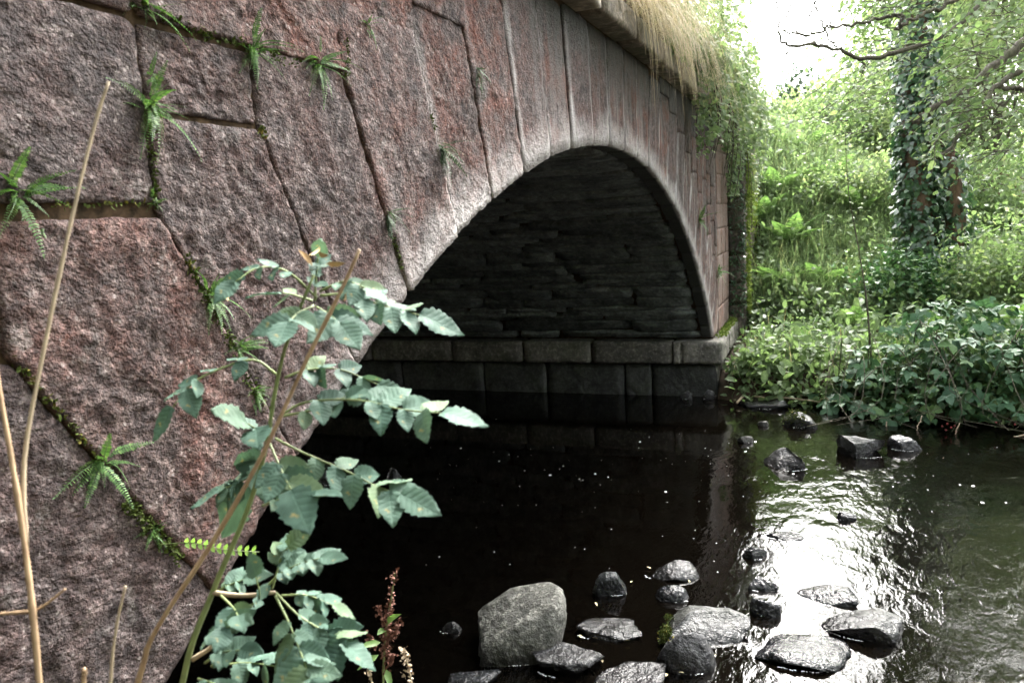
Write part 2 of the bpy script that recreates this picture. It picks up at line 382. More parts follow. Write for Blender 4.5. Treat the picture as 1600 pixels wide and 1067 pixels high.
# ------------------------------------------------------------------ the bridge, stone by stone
bridge = thing('stone_bridge', 'old red-brown stone arch bridge spanning the dark stream', 'bridge', (5, 0, 0))
def inset(poly, d):
    p = np.asarray(poly, float); n = len(p)
    area = .5*np.sum(p[:, 0]*np.roll(p[:, 1], -1) - np.roll(p[:, 0], -1)*p[:, 1])
    if area < 0: p = p[::-1]
    out = []
    for i in range(n):
        a, b, c = p[i - 1], p[i], p[(i + 1) % n]
        e1, e2 = unit(b - a), unit(c - b); n1 = np.array([-e1[1], e1[0]]); n2 = np.array([-e2[1], e2[0]])
        k = 1 + n1 @ n2
        out.append(b + (n1 + n2)*d/max(k, .35))
    return np.array(out)
def stone(name, poly, mapf, depth, mat, per=28, rings=4, amp=.006, gap=.008, bev=.014, seed=0, root=bridge, wob=.004, proud=0.0, nsc=14, tilt=(0, 0)):
    p = inset(poly, gap/2); n = len(p)
    seg = np.linalg.norm(np.roll(p, -1, 0) - p, axis=1); tot = seg.sum(); pts = []
    for i in range(n):
        k = max(1, int(round(per*seg[i]/tot)))
        for j in range(k): pts.append(p[i] + (p[(i + 1) % n] - p[i])*j/k)
    R = np.array(pts); m = len(R)
    Rs = .25*np.roll(R, 1, 0) + .5*R + .25*np.roll(R, -1, 0); R = Rs if m > 12 else R
    c = R.mean(0); q = np.c_[R, np.full(m, seed*3.1)]
    R = c + (R - c)*(1 - wob/np.maximum(np.linalg.norm(R - c, axis=1, keepdims=True), .02)*(1 + 1.4*fbm(q, 21, 4, seed, .65)[:, None]))
    s = np.linspace(0, 1, rings + 1)[1:]; edge = np.linalg.norm(R - c, axis=1)
    UV = [c[None]]; Wd = [np.array([0.0])]
    for sv in s:
        UV.append(c + (R - c)*sv); d = (1 - sv)*edge
        Wd.append(bev*np.clip(1 - d/(bev*2.2), 0, 1)**2)
    uv = np.concatenate(UV); w = np.concatenate(Wd)
    w = w - amp*fbm(np.c_[uv, np.full(len(uv), seed*1.7)], nsc, 4, seed, .6) - proud + (uv - c) @ np.array(tilt)
    uv = np.concatenate([uv, R, R]); w = np.concatenate([w, np.full(m, bev + .03), np.full(m, depth)])
    V = mapf(uv, w); Fq = []
    for j in range(m): Fq.append((0, 1 + j, 1 + (j + 1) % m))
    for k in range(rings + 1):
        a = 1 + k*m
        for j in range(m):
            j2 = (j + 1) % m; Fq.append((a + j, a + m + j, a + m + j2, a + j2))
    o = part(name, V, Fq, mat, root, smooth=True); return o
face_map = lambda uv, w: np.stack([uv[:, 0], w, uv[:, 1]], -1)
def arcp(a, r): a = math.radians(a); return (CX + (RR + r)*math.cos(a), CZ + (RR + r)*math.sin(a))

ZS = 3.232                                            # underside of the string course
left = [94.1, 97.85, 101.0, 104.5, 107.8, 111.0, 114.7, 117.9, 120.9, 124.15, 127.5, 130.9, 134.6]
right = [94.1 - 3.33*k for k in range(15)] + [45.3]
sd_ = 1
cols = []
def voussoir(a_hi, a_lo, sgn):
    global sd_
    zt = min(arcp(a_hi, .69)[1], ZS - .004); xl = arcp(a_lo, .70)
    arc = [arcp(a, 0) for a in np.linspace(a_hi, a_lo, 5)]
    hi = arcp(a_hi, .69) if arcp(a_hi, .69)[1] < ZS - .004 else arcp(a_hi, (ZS - .004 - CZ)/math.sin(math.radians(a_hi)) - RR)
    if xl[1] < zt - .015: poly = arc + [xl, (xl[0], zt), hi]
    else: poly = arc + [arcp(a_lo, (zt - CZ)/math.sin(math.radians(a_lo)) - RR), hi]
    near = arc[2][0] < 3.5
    X = arc[2][0]
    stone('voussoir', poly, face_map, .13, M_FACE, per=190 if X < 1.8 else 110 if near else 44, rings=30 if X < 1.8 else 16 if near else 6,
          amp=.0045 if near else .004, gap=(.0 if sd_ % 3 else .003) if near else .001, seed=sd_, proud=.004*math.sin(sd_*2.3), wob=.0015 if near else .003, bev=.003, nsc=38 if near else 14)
    cols.append((sgn, min(hi[0], xl[0]), max(hi[0], xl[0]), zt)); sd_ += 1
for i in range(len(left) - 1): voussoir(left[i], left[i + 1], -1)
for i in range(len(right) - 1): voussoir(right[i], right[i + 1], 1)
def rect(x0, x1, z0, z1): return [(x0, z0), (x1, z0), (x1, z1), (x0, z1)]
def span(x0, x1, z0, z1, mat=M_FACE2, big=False, gap=.009):
    global sd_
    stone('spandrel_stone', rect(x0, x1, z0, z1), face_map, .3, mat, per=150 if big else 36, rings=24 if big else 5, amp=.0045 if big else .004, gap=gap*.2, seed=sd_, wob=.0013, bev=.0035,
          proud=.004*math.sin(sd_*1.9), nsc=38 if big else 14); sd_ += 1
zt_of = lambda i: min(arcp(left[i], .69)[1], ZS)
span(.28, 1.245, 2.264, 2.600, big=True, gap=.006); span(1.25, 1.578, 2.436, 2.596, big=True, gap=.012)
span(1.25, 1.99, 2.608, 2.90, big=True, gap=.012); span(.28, 1.245, 2.61, 2.92, big=True); span(.28, 1.99, 2.92, ZS - .003)
span(1.99, 2.395, 2.755, ZS - .003, big=True); span(2.40, 2.805, 2.872, ZS - .003, big=True); span(2.81, 3.21, 2.985, ZS - .003, big=True)
span(3.215, 3.615, 3.09, ZS - .003)
for x in (-1.5, -.6): span(x, x + .88, 2.26, 2.75); span(x, x + .88, 2.75, ZS - .003); span(x, x + .88, 1.6, 2.26); span(x, x + .88, .9, 1.6); span(x, x + .88, -.3, .9)
for sgn, x0, x1, zt in cols:
    if sgn > 0 and zt < ZS - .06:
        n = max(1, int(round((ZS - zt)/.36))); zz = np.linspace(zt, ZS - .003, n + 1)
        for a, b in zip(zz[:-1], zz[1:]): span(x0, x1, a, b)
sa, sb = arcp(45.3, 0), arcp(45.3, .70)
stone('springer_stone', [sa, sb, (sb[0], sa[1])], face_map, .4, M_PILA, seed=301)
z = .67; row = 0
while z < ZS - .05:
    h = (.30, .36, .27, .33)[row % 4]; z1 = min(z + h, ZS - .003)
    if ZS - z1 < .12: z1 = ZS - .003
    xs = [sb[0] + .01, 10.62, 11.05, 11.42] if row % 2 else [sb[0] + .01, 10.8, 11.42]
    for a, b in zip(xs[:-1], xs[1:]): span(a, b, z, z1, M_PILA)
    z = z1; row += 1
# string course, parapet and its coping
def block_map(y0): return lambda uv, w: np.stack([uv[:, 0], y0 + w, uv[:, 1]], -1)
x = -2.0; k = 0
while x < 11.3:
    L = (.92, .78, 1.05, .86)[k % 4]; x1 = min(x + L, 11.45)
    stone('string_stone', rect(x, x1, ZS, 3.40), block_map(-.13), .45, M_STRING, per=44, rings=5, seed=400 + k, amp=.006)
    stone('parapet_stone', rect(x + .3, x1 + .3, 3.405, 3.80), block_map(.02), .40, M_WING, per=40, rings=5, seed=450 + k, amp=.012)
    stone('coping_stone', rect(x + .15, x1 + .15, 3.805, 3.98), block_map(-.04), .5, M_WING, per=40, rings=5, seed=500 + k, amp=.01)
    x = x1; k += 1
# vault soffit: long thin rubble stones in courses along the tunnel
LEN = 8.0
vault_map = lambda uv, w: np.stack([CX + (RR + w)*np.cos(uv[:, 0]/RR), uv[:, 1], CZ + (RR + w)*np.sin(uv[:, 0]/RR)], -1)
a = math.radians(45.3)*RR; a_end = math.radians(98)*RR; k = 0
while a < a_end:
    h = random.choice((.08, .10, .13, .15, .19, .22)); y = .135; c = 0
    while y < LEN - .2:
        L = random.uniform(.45, 1.8); y1 = min(y + L, LEN)
        j = lambda s: random.uniform(-s, s)
        poly = [(a + j(.018), y + j(.03)), (a + j(.018), y1 + j(.03)), (a + h + j(.018), y1 + j(.03)), (a + h + j(.018), y + j(.03))]
        stone('vault_stone', poly, vault_map, .25, M_VAULT, per=30, rings=3, amp=.012, gap=.008, bev=.009, seed=k*31 + c, proud=random.uniform(-.014, .018), wob=.004, nsc=7, tilt=(random.uniform(-.10, .06), random.uniform(-.03, .03)))
        y = y1; c += 1
    a += h; k += 1
# impost ledge and plinth blocks of the far abutment (inside the tunnel and round the corner)
side_map = lambda x0: (lambda uv, w: np.stack([x0 + w, uv[:, 0], uv[:, 1]], -1))
for i, (y0, y1) in enumerate(zip([-.12, .36, .45, 1.44, 2.32, 3.3, 4.5, 5.6, 6.8], [.36, .45, 1.44, 2.32, 3.3, 4.5, 5.6, 6.8, 8.0])):
    stone('impost_stone', rect(y0, y1, .395, .672), side_map(9.45), .5, M_LEDGE, per=60, rings=6, seed=600 + i, amp=.008, gap=.007, bev=.022, proud=.006*math.sin(i*2))
for i, (y0, y1) in enumerate(zip([-.05, .72, 1.05, 2.05, 2.9, 4.1, 5.3, 6.5], [.72, 1.05, 2.05, 2.9, 4.1, 5.3, 6.5, 8.0])):
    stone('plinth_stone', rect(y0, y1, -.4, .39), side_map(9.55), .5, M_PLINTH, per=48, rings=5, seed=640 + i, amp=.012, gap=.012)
for i, (x0, x1) in enumerate(((9.46, 10.25), (10.25, 10.9), (10.9, 11.42))):
    stone('impost_stone', rect(x0, x1, .395, .672), block_map(-.12), .5, M_LEDGE, per=50, rings=5, seed=660 + i, amp=.008, bev=.02)
    stone('plinth_stone', rect(x0 + .1, x1 + .1, -.4, .39), block_map(-.05), .4, M_LEDGE, per=44, rings=5, seed=670 + i, amp=.01)
# near abutment: not in view except in the water
for i in range(8): stone('plinth_stone', rect(i*1.0, i*1.0 + 1.0, -.4, .67), lambda uv, w: np.stack([.36 - w, uv[:, 0], uv[:, 1]], -1), .4, M_VAULT, per=24, rings=3, seed=690 + i, amp=.012)
# mortar core behind the stones: face backing, vault backing, abutments, deck
mb = MB(); th = np.radians(np.linspace(45.3, 134.7, 46)); y0 = .011
A1 = np.stack([CX + (RR + .05)*np.cos(th), np.full(46, y0), CZ + (RR + .05)*np.sin(th)], -1); A2 = A1.copy(); A2[:, 2] = 3.9
n = 46; mb.add(np.r_[A1, A2], [(i, i + 1, n + i + 1, n + i) for i in range(n - 1)])
A3 = A1.copy(); A3[:, 1] = LEN; mb.add(np.r_[A1, A3], [(i, n + i, n + i + 1, i + 1) for i in range(n - 1)])
A4 = A3.copy(); A4[:, 2] = 3.9; mb.add(np.r_[A3, A4], [(i, i + 1, n + i + 1, n + i) for i in range(n - 1)])
def boxv(x0, x1, y0, y1, z0, z1):
    V = [(x, y, z) for x in (x0, x1) for y in (y0, y1) for z in (z0, z1)]
    return V, [(0, 1, 3, 2), (4, 6, 7, 5), (0, 4, 5, 1), (2, 3, 7, 6), (0, 2, 6, 4), (1, 5, 7, 3)]
mb.add(*boxv(9.72, 11.40, .012, LEN, -.5, 3.88)); mb.add(*boxv(-1.5, .30, .012, LEN, -.5, 3.88)); mb.add(*boxv(-1.4, 11.3, .45, LEN - .1, 3.3, 3.44))
V, Fq, T = mb.get(); part('mortar_core', V, Fq, M_CORE, bridge)

# wing wall projecting beyond the far end of the face, mossy on its stream side
wing = thing('wing_wall', 'dark mossy wing wall projecting past the far end of the bridge face', 'wall', (12.9, -.1, 0))
z = .1; row = 0
while z < 3.15:
    h = (.34, .42, .30, .38)[row % 4]; xs = np.arange(11.47 + (.0 if row % 2 else -.25), 14.9, .55); xs[0] = 11.47
    for x0, x1 in zip(xs[:-1], xs[1:]):
        if z + h > 3.25 - max(0, x0 - 13.4)*.1: continue
        stone('wall_stone', rect(x0, x1, z, z + h), block_map(-.20), .3, M_WING, per=30, rings=4, seed=700 + row*10, amp=.014, root=wing)
    if z + h < 3.2: stone('wall_stone', rect(-.19, .0, z, z + h), lambda uv, w: np.stack([11.45 + w, uv[:, 0], uv[:, 1]], -1), .2, M_WING, per=24, rings=3, seed=760 + row, amp=.012, root=wing)
    z += h; row += 1
V, Fq = boxv(11.50, 14.8, -.14, .2, -.2, 3.15); part('mortar_core', V, Fq, M_CORE, wing)

# ------------------------------------------------------------------ boulders in the stream
def icosphere(sub=3):
    import bmesh
    bm = bmesh.new(); bmesh.ops.create_icosphere(bm, subdivisions=sub, radius=1); bm.verts.ensure_lookup_table()
    V = np.array([v.co[:] for v in bm.verts]); Fq = [tuple(v.index for v in f.verts) for f in bm.faces]; bm.free(); return V, Fq
ICO = {s: icosphere(s) for s in (2, 4)}
RIM = []
def rock(x0, y0, x1, y1, label, mat=0, seed=0, flat=1.0, cuts=6, moss=None, name='boulder', dep=.68, under=.5, skew=0.0, pw=.88):
    c = Zp((x0 + x1)/2, y1 - .12*(y1 - y0)); s = scale_at(c); w = (x1 - x0)/s
    d = w*dep; v = unit(c - CAM); sa_ = abs(v[2]); ext = (y1 - y0)/s
    h = max(.36*ext, (ext*.96 - d*.7*sa_)/math.sqrt(1 - sa_*sa_))*flat*.9
    V, Fq = ICO[4] if w > .12 else ICO[2]; V = V.copy(); r = np.random.default_rng(seed)
    for k in range(cuts + 3 if cuts > 3 else cuts):                                        # broad broken planes
        nrm = unit(r.normal(size=3)); lim = r.uniform(.38, .78); dd = V @ nrm
        V = V - np.clip(dd - lim, 0, None)[:, None]*nrm*.97
    V = V*(1 + .09*fbm(V + seed, 1.3, 3, seed)[:, None]) + unit(V)*(.05*fbm(V + seed, 5, 4, seed + 3) - .05*np.clip(.12 - np.abs(fbm(V + seed*2, 1.6, 2, seed + 9)), 0, 1)*6*.2)[:, None]
    lo, hi = V.min(0), V.max(0); V = (V - (lo + hi)/2)/(hi - lo)*2; V = np.sign(V)*np.abs(V)**pw; V[:, 0] += skew*np.clip(V[:, 2], -1, 1); V[:, 2] += np.where(V[:, 2] > 0, skew*.45*V[:, 0], 0)
    V = V/np.abs(V).max(0)
    fwd = unit(np.array([v[0], v[1], 0])); sd2 = np.array([fwd[1], -fwd[0], 0])
    cen = c + fwd*d*.42
    top = h; bot = -max(.10, h*under)
    Wp = cen + (V[:, :1]*w/2)*sd2 + (V[:, 1:2]*d/2)*fwd; zz = np.where(V[:, 2] > 0, V[:, 2]*top, -V[:, 2]*bot)
    # the widest level sits at the waterline
    Wp[:, 2] = zz
    RIM.append((cen, sd2*w/2, fwd*d/2, w))
    o = obj(name, Wp, Fq, M_ROCK[mat], None, smooth=True); tagm(o, label, 'rock', 'rocks lying in the stream')
    if moss is not None:
        q = Wp[(V[:, 2] > .25) & ((V[:, 0] < moss) if moss < 0 else (V[:, 0] < moss))]
        if len(q):
            pick = q[r.integers(0, len(q), 500)] + r.normal(size=(500, 3))*.012
            LV, LF, LT = leaves(pick, unit(r.normal(size=(500, 3)) + [0, 0, .8]), unit(r.normal(size=(500, 3))), .02, .012, 'dia', r)
            sub('moss_patch', LV, LF, M_MOSS, o, tone=LT, kind='stuff')
    return o

# ------------------------------------------------------------------ leaf machinery
TEMPL = {
 'dia': (np.array([(0, 0, 0), (.45, .5, .10), (.45, -.5, .10), (1, 0, -.05)]), np.array([(0, 2, 3), (0, 3, 1)])),
 'oval': (np.array([(0, 0, 0), (.28, .42, .07), (.28, -.42, .07), (.66, .36, .05), (.66, -.36, .05), (1, 0, -.10), (.28, 0, 0), (.66, 0, -.01)]),
          np.array([(0, 6, 1), (0, 2, 6), (1, 6, 7), (1, 7, 3), (6, 2, 4), (6, 4, 7), (3, 7, 5), (7, 4, 5)])),
 'ivy': (np.array([(.35, 0, 0), (0, .0, .0), (-.06, .28, .02), (.22, .55, -.04), (.45, .27, .03), (.70, .30, .0), (1, 0, -.10), (.70, -.30, .0), (.45, -.27, .03), (.22, -.55, -.04), (-.06, -.28, .02)]),
         np.array([(0, i, i + 1) for i in range(1, 10)] + [(0, 10, 1)])),
}
def leaves(P, D, N, L, Wd, kind='oval', r=rng, tone=None):
    T, Fq = TEMPL[kind]; n = len(P); D = unit(D); S = unit(np.cross(N, D)); N2 = np.cross(D, S)
    L = np.broadcast_to(np.asarray(L, float), (n,)); Wd = np.broadcast_to(np.asarray(Wd, float), (n,))
    V = P[:, None] + (L[:, None]*T[:, 0])[..., None]*D[:, None] + (Wd[:, None]*T[:, 1])[..., None]*S[:, None] + (L[:, None]*T[:, 2])[..., None]*N2[:, None]
    Fs = (Fq[None] + (np.arange(n)*len(T))[:, None, None]).reshape(-1, 3)
    if tone is None: tone = r.random(n)
    return V.reshape(-1, 3), Fs, np.repeat(tone, len(T))
def blades(P, D, L, wd, droop, seg=4, r=rng, tone=None):
    """grass blades: strips that start along D and bend down"""
    n = len(P); D = unit(D); S = unit(np.cross(D, [0, 0, 1.0]) + 1e-4); V = np.zeros((n, seg*2 + 1, 3)); p = P.copy(); d = D.copy()
    L = np.broadcast_to(L, (n,)); droop = np.broadcast_to(droop, (n,))
    for i in range(seg):
        w = wd*(1 - i/seg*.8); V[:, 2*i] = p - S*w/2; V[:, 2*i + 1] = p + S*w/2
        p = p + d*(L/seg)[:, None]; d = unit(d + np.array([0, 0, -1.0])*(droop/seg)[:, None])
    V[:, -1] = p; Fq = []
    for i in range(seg - 1): Fq += [(2*i, 2*i + 1, 2*i + 3), (2*i, 2*i + 3, 2*i + 2)]
    Fq.append((2*seg - 2, 2*seg - 1, 2*seg)); Fq = np.array(Fq)
    Fs = (Fq[None] + (np.arange(n)*(2*seg + 1))[:, None, None]).reshape(-1, 3)
    if tone is None: tone = r.random(n)
    return V.reshape(-1, 3), Fs, np.repeat(tone, 2*seg + 1)
def join(*sets):
    V, Fs, T, n = [], [], [], 0
    for v, f, t in sets: V.append(v); Fs.append(f + n); T.append(t); n += len(v)
    return np.concatenate(V), np.concatenate(Fs), np.concatenate(T)
def mat_from(p, d, n, s):
    d = unit(d); y = unit(np.cross(n, d)); z = np.cross(d, y); m = Matrix.Identity(4)
    for i in range(3): m[i][0], m[i][1], m[i][2], m[i][3] = d[i]*s, y[i]*s, z[i]*s, p[i]
    return m
def tmesh(name, V, Fs, mat, tone=None, smooth=False):
    o = obj(name, V, Fs, mat, tone=tone, smooth=smooth); me = o.data; bpy.data.objects.remove(o); return me
def rnd_dirs(n, r, up=0.0, out=None, k=1.0):
    d = r.normal(size=(n, 3)); d[:, 2] += up
    if out is not None: d = d + out*k
    return unit(d)

# ------------------------------------------------------------------ boulders
rock(728, 914, 893, 1052, 'largest boulder, pale lichen-speckled and rounded, in the foreground water', 1, 4, 1.0, 2, under=.3, skew=.25, pw=.75, dep=.7)
rock(833, 1006, 947, 1064, 'dark angular boulder touching the right foot of the largest pale boulder', 0, 8, .9, 9)
rock(700, 1044, 786, 1085, 'smooth dark boulder half cut off by the bottom edge, left of the largest', 2, 12, 1, 4)
rock(925, 886, 987, 936, 'dark pointed boulder alone behind the largest pale boulder', 2, 17, 1, 8)
rock(1006, 874, 1092, 912, 'pale-topped flat boulder farthest back of the near cluster', 0, 21, 1, 5)
rock(1020, 908, 1080, 945, 'small flat stone just in front of the pale-topped flat boulder', 2, 25, .9, 6)
rock(900, 966, 1004, 1005, 'long low stone between the largest boulder and the mossy wedge', 0, 29, .8, 6)
rock(1008, 942, 1174, 1020, 'long wedge-shaped boulder with a green moss cap at its left end', 0, 33, .9, 8, moss=-.55)
rock(1022, 978, 1120, 1062, 'round mottled boulder in front of the mossy wedge', 0, 37, 1, 4)
rock(928, 1044, 1045, 1090, 'ridged brown boulder at the bottom edge, right of the largest', 0, 41, 1, 6)
rock(1168, 988, 1328, 1052, 'low broad wet slab sloping into the bright ripples', 2, 45, .75, 8)
rock(1283, 946, 1408, 1006, 'large dark craggy boulder beside the dark trunk reflection', 0, 49, 1, 9)
rock(1243, 910, 1338, 948, 'low flat wet stone behind the craggy boulder', 2, 53, .8, 6)
rock(1172, 931, 1220, 967, 'small round wet stone, lower of two in the bright water', 2, 57, 1, 3)
rock(1168, 899, 1215, 928, 'small round wet stone, upper of two in the bright water', 2, 61, 1, 4)
rock(1155, 851, 1198, 877, 'small wet stone at the edge of the dark water and glare', 2, 65, .9, 5)
rock(1195, 826, 1257, 846, 'thin dark stone barely breaking the bright ripples', 2, 69, .7, 5)
rock(1186, 699, 1263, 740, 'streaked boulder standing in midstream before the far bank', 0, 73, 1, 7)
rock(1308, 676, 1380, 720, 'broad grey boulder under the left end of the bramble', 0, 77, 1, 8)
rock(1222, 641, 1277, 672, 'green-topped boulder near the dead twigs on the bank', 0, 81, 1.05, 8, moss=.4)
rock(1308, 797, 1338, 816, 'tiny dark stone alone in the ripples', 2, 85, .9, 4)
rock(1152, 614, 1238, 642, 'flat dark stone under the dead twigs', 2, 89, .8, 6)
rock(1388, 678, 1442, 708, 'dark stone in the shade under the bramble', 2, 93, 1, 6)
rock(1152, 677, 1177, 694, 'small pale stone left of the streaked midstream boulder', 1, 97, .8, 4)
rock(1184, 656, 1201, 667, 'tiny pale stone between the abutment and the green-topped boulder', 1, 101, .9, 4)
rock(686, 966, 722, 992, 'small stone left of the largest pale boulder', 0, 105, .9, 5)
rock(1062, 609, 1082, 626, 'small stone at the foot of the far abutment, farther from its corner', 0, 109, 1, 4)
rock(1096, 607, 1117, 627, 'small stone at the foot of the far abutment, by its corner', 0, 113, 1, 4)
rock(498, 733, 524, 762, 'small stone under the near edge of the arch behind the leaves', 0, 117, 1, 5)
rock(600, 728, 628, 752, 'small dark stone in the shaded water beside the rose leaves', 2, 121, 1, 5)

# ------------------------------------------------------------------ ferns in the wall joints
def spleenwort(pairs=15, wd=.10, seed=0):
    K = .25 + .3*(seed % 3); r = np.random.default_rng(seed); mb = []; T = []
    xs = np.linspace(.10, .98, pairs); P = []; D = []; Ls = []
    for i, x in enumerate(xs):
        z = -K*x*x; l = wd*(1.0 - .65*max(0, (x - .55)/.45))*r.uniform(.8, 1.1)
        for s in (-1, 1): P.append((x, 0, z)); D.append((.25, s, -.15)); Ls.append(l)
    P.append((.97, 0, -K)); D.append((1, 0, -.6)); Ls.append(wd*.6); P, D, Ls = map(np.array, (P, D, Ls))
    V, Fs, T = leaves(P, D, np.tile([0, 0, 1.0], (len(P), 1)), Ls*1.1, Ls*.55, 'oval', r, r.random(len(P)))
    n = len(V); t = np.linspace(0, 1, 6); S = np.stack([t, 0*t, -K*t*t], -1); SV = np.r_[S + [0, .006, 0], S - [0, .006, 0]]
    SF = np.array([(i, i + 1, 7 + i) for i in range(5)] + [(i, 7 + i, 6 + i) for i in range(5)])
    return join((V, Fs, T), (SV, SF, np.full(len(SV), .1)))
SPL = [tmesh('frond', *spleenwort(19 + k, 0.10 + .010*k, k)[:2], M_FERN, spleenwort(19 + k, 0.10 + .010*k, k)[2]) for k in range(3)]
SPD = [tmesh('frond', *spleenwort(14 + k, .10, 9 + k)[:2], M_FERNDARK, spleenwort(14 + k, .10, 9 + k)[2]) for k in range(3)]
def wall_fern(px, py, size, nf, label, dark=False, hang=0.0, spread=1.0, seed=0):
    p = F(px, py) + [0, .004, 0]; s = 1.12*size/scale_at(p); r = np.random.default_rng(seed + int(px)); nf = int(nf*1.3)
    root = thing('wall_fern', label, 'fern', p, 'ferns growing from the bridge joints')
    for k in range(nf):
        a = (k + r.random()*.7)/nf*2*math.pi; d = np.array([math.cos(a)*spread, -r.uniform(.35, .9), math.sin(a)*.8 + .25 - hang]) + r.normal(size=3)*.2
        inst('frond', (SPD if dark else SPL)[k % 3], mat_from(p + r.normal(size=3)*.006*[1, 0, 1], d, np.array([0, -.5, 1.0]) + r.normal(size=3)*.25, s*r.uniform(.45, 1.15)), root)
wall_fern(238, 168, 62, 15, 'large green fern left of centre where two wall joints meet')
wall_fern(236, 118, 38, 5, 'small upright fern in the vertical joint above the large fern')
wall_fern(395, 78, 58, 12, 'bright fern in the open joint at the top left')
wall_fern(500, 102, 48, 11, 'fern at the right end of the open top-left joint')
wall_fern(28, 302, 78, 11, 'fern at the left edge of the picture over the open bed joint')
wall_fern(228, 8, 60, 12, 'fern clump at the top edge above the vertical joint')
wall_fern(576, 42, 24, 8, 'tiny fern in a short joint near the top centre')
wall_fern(745, 108, 34, 10, 'small dark drooping fern high on the red stones', True, .9, .4)
wall_fern(689, 232, 42, 22, 'dense dark hanging fern right of the wall centre', True, .9, .45)
wall_fern(606, 335, 38, 14, 'narrow drooping fern above a wide dark joint', True, .8, .5)
wall_fern(330, 462, 52, 12, 'fern in the mossy joint just left of the rose tip')
wall_fern(374, 545, 40, 11, 'fern lower in the mossy joint behind the rose stem')
wall_fern(398, 610, 34, 14, 'mossy tuft of small fronds at the foot of the joint behind the rose', False, .5, .5)
wall_fern(162, 722, 66, 10, 'fern in the diagonal joint at the lower left')
wall_fern(240, 828, 34, 8, 'small fern on the mossy patch at the end of the diagonal joint')
wall_fern(244, 318, 20, 7, 'tiny fern at the right end of the open bed joint')
wall_fern(48, 350, 38, 3, 'single bent frond below the fern at the left edge', False, .6, .6)
# moss in the joints
def joint_moss(segs, label_seed=0):
    r = np.random.default_rng(77); S = []
    for (x0, y0, x1, y1, n, wdt, tn) in segs:
        t = r.random(n); px = x0 + (x1 - x0)*t; py = y0 + (y1 - y0)*t
        P = np.array([F(a + r.normal()*wdt, b + r.normal()*wdt) for a, b in zip(px, py)]); P[:, 1] -= r.random(n)*.006 - .002
        S.append(leaves(P, rnd_dirs(n, r, 0, np.array([0, -1.0, 0]), .8), rnd_dirs(n, r), r.uniform(.005, .012, n), r.uniform(.004, .009, n), 'oval', r, np.clip(r.random(n)*.5 + tn, 0, 1)))
    V, Fs, T = join(*S); part('joint_moss', V, Fs, M_MOSS, bridge, tone=T, kind='stuff')
joint_moss([(236, 190, 242, 325, 90, 2.5, .2), (60, 322, 235, 318, 40, 2.0, .45), (340, 60, 470, 102, 120, 4, .1), (541, 60, 541, 122, 120, 2.5, .4), (290, 405, 300, 425, 50, 4, .5),
            (300, 425, 410, 642, 500, 4, .1), (20, 560, 160, 725, 120, 2.5, .5), (195, 785, 278, 868, 330, 6, .25), (672, 180, 678, 205, 40, 1.5, .2), (612, 365, 628, 420, 90, 2, .1),
            (405, 200, 412, 215, 30, 3, .5), (220, 10, 330, 55, 150, 4, .1)])

# ------------------------------------------------------------------ rose in the foreground
def leaflet_mesh(seed):
    """serrated ovate leaflet, unit length along x"""
    r = np.random.default_rng(seed); n = 15; V = []; xs = np.linspace(0, 1, n)
    prof = lambda x: .30*math.sin(math.pi*min(1, x**.80))**(.62 if x < .45 else .95) if 0 < x < 1 else .0
    rows = []
    for i, x in enumerate(xs):
        w = prof(x); tz = .05 if i % 2 else -.0
        arch = -.10*x*x + .02*math.sin(7*x + seed)
        rows.append([(x - .045*(i % 2), -w - (tz if 0 < x < 1 else 0), .11*w/.36*.6 + arch + .015*r.normal()), (x + .02, -w*.5, .03 + arch + .012*(i % 2)), (x, 0, arch),
                     (x + .02, w*.5, .03 + arch + .012*(i % 2)), (x - .045*(i % 2), w + (tz if 0 < x < 1 else 0), .11*w/.36*.6 + arch + .015*r.normal())])
    V = np.array(rows).reshape(-1, 3); Fq = [(i*5 + j, (i + 1)*5 + j, (i + 1)*5 + j + 1, i*5 + j + 1) for i in range(n - 1) for j in range(4)]
    return tmesh('leaflet', V, np.array(Fq), M_ROSE, None, True)
LEAFLET = [leaflet_mesh(s) for s in range(4)]
TRI_S = None
def wpath(pp): return [PD(*q) for q in pp]
rose = thing('rose_bush', 'wild rose with blue-green serrated leaflets in the left foreground', 'plant', PD(300, 1500, .95))
V, Fq = tube(smooth_path(wpath([(240, 1400, .98), (285, 1067, .95), (330, 930, .95), (385, 800, .94), (415, 700, .93), (430, 610, .92), (450, 530, .91), (490, 430, .90)]), 36), np.linspace(.0040, .0016, 36 if False else len(smooth_path([(0, 0, 0)]*8, 36))), 7)
part('cane', V, Fq, M_GREENSTEM, rose, smooth=True)
V, Fq = tube(smooth_path(wpath([(330, 925, .95), (380, 930, .94), (430, 925, .93)]), 10), np.linspace(.003, .002, len(smooth_path([(0, 0, 0)]*3, 10))), 6)
part('side_shoot', V, Fq, M_GREYSTEM, rose, smooth=True)
V, Fq = tube(smooth_path(wpath([(300, 1030, .95), (330, 1010, .95), (345, 985, .94)]), 10), np.linspace(.003, .002, len(smooth_path([(0, 0, 0)]*3, 10))), 6)
part('side_shoot', V, Fq, M_GREYSTEM, rose, smooth=True)
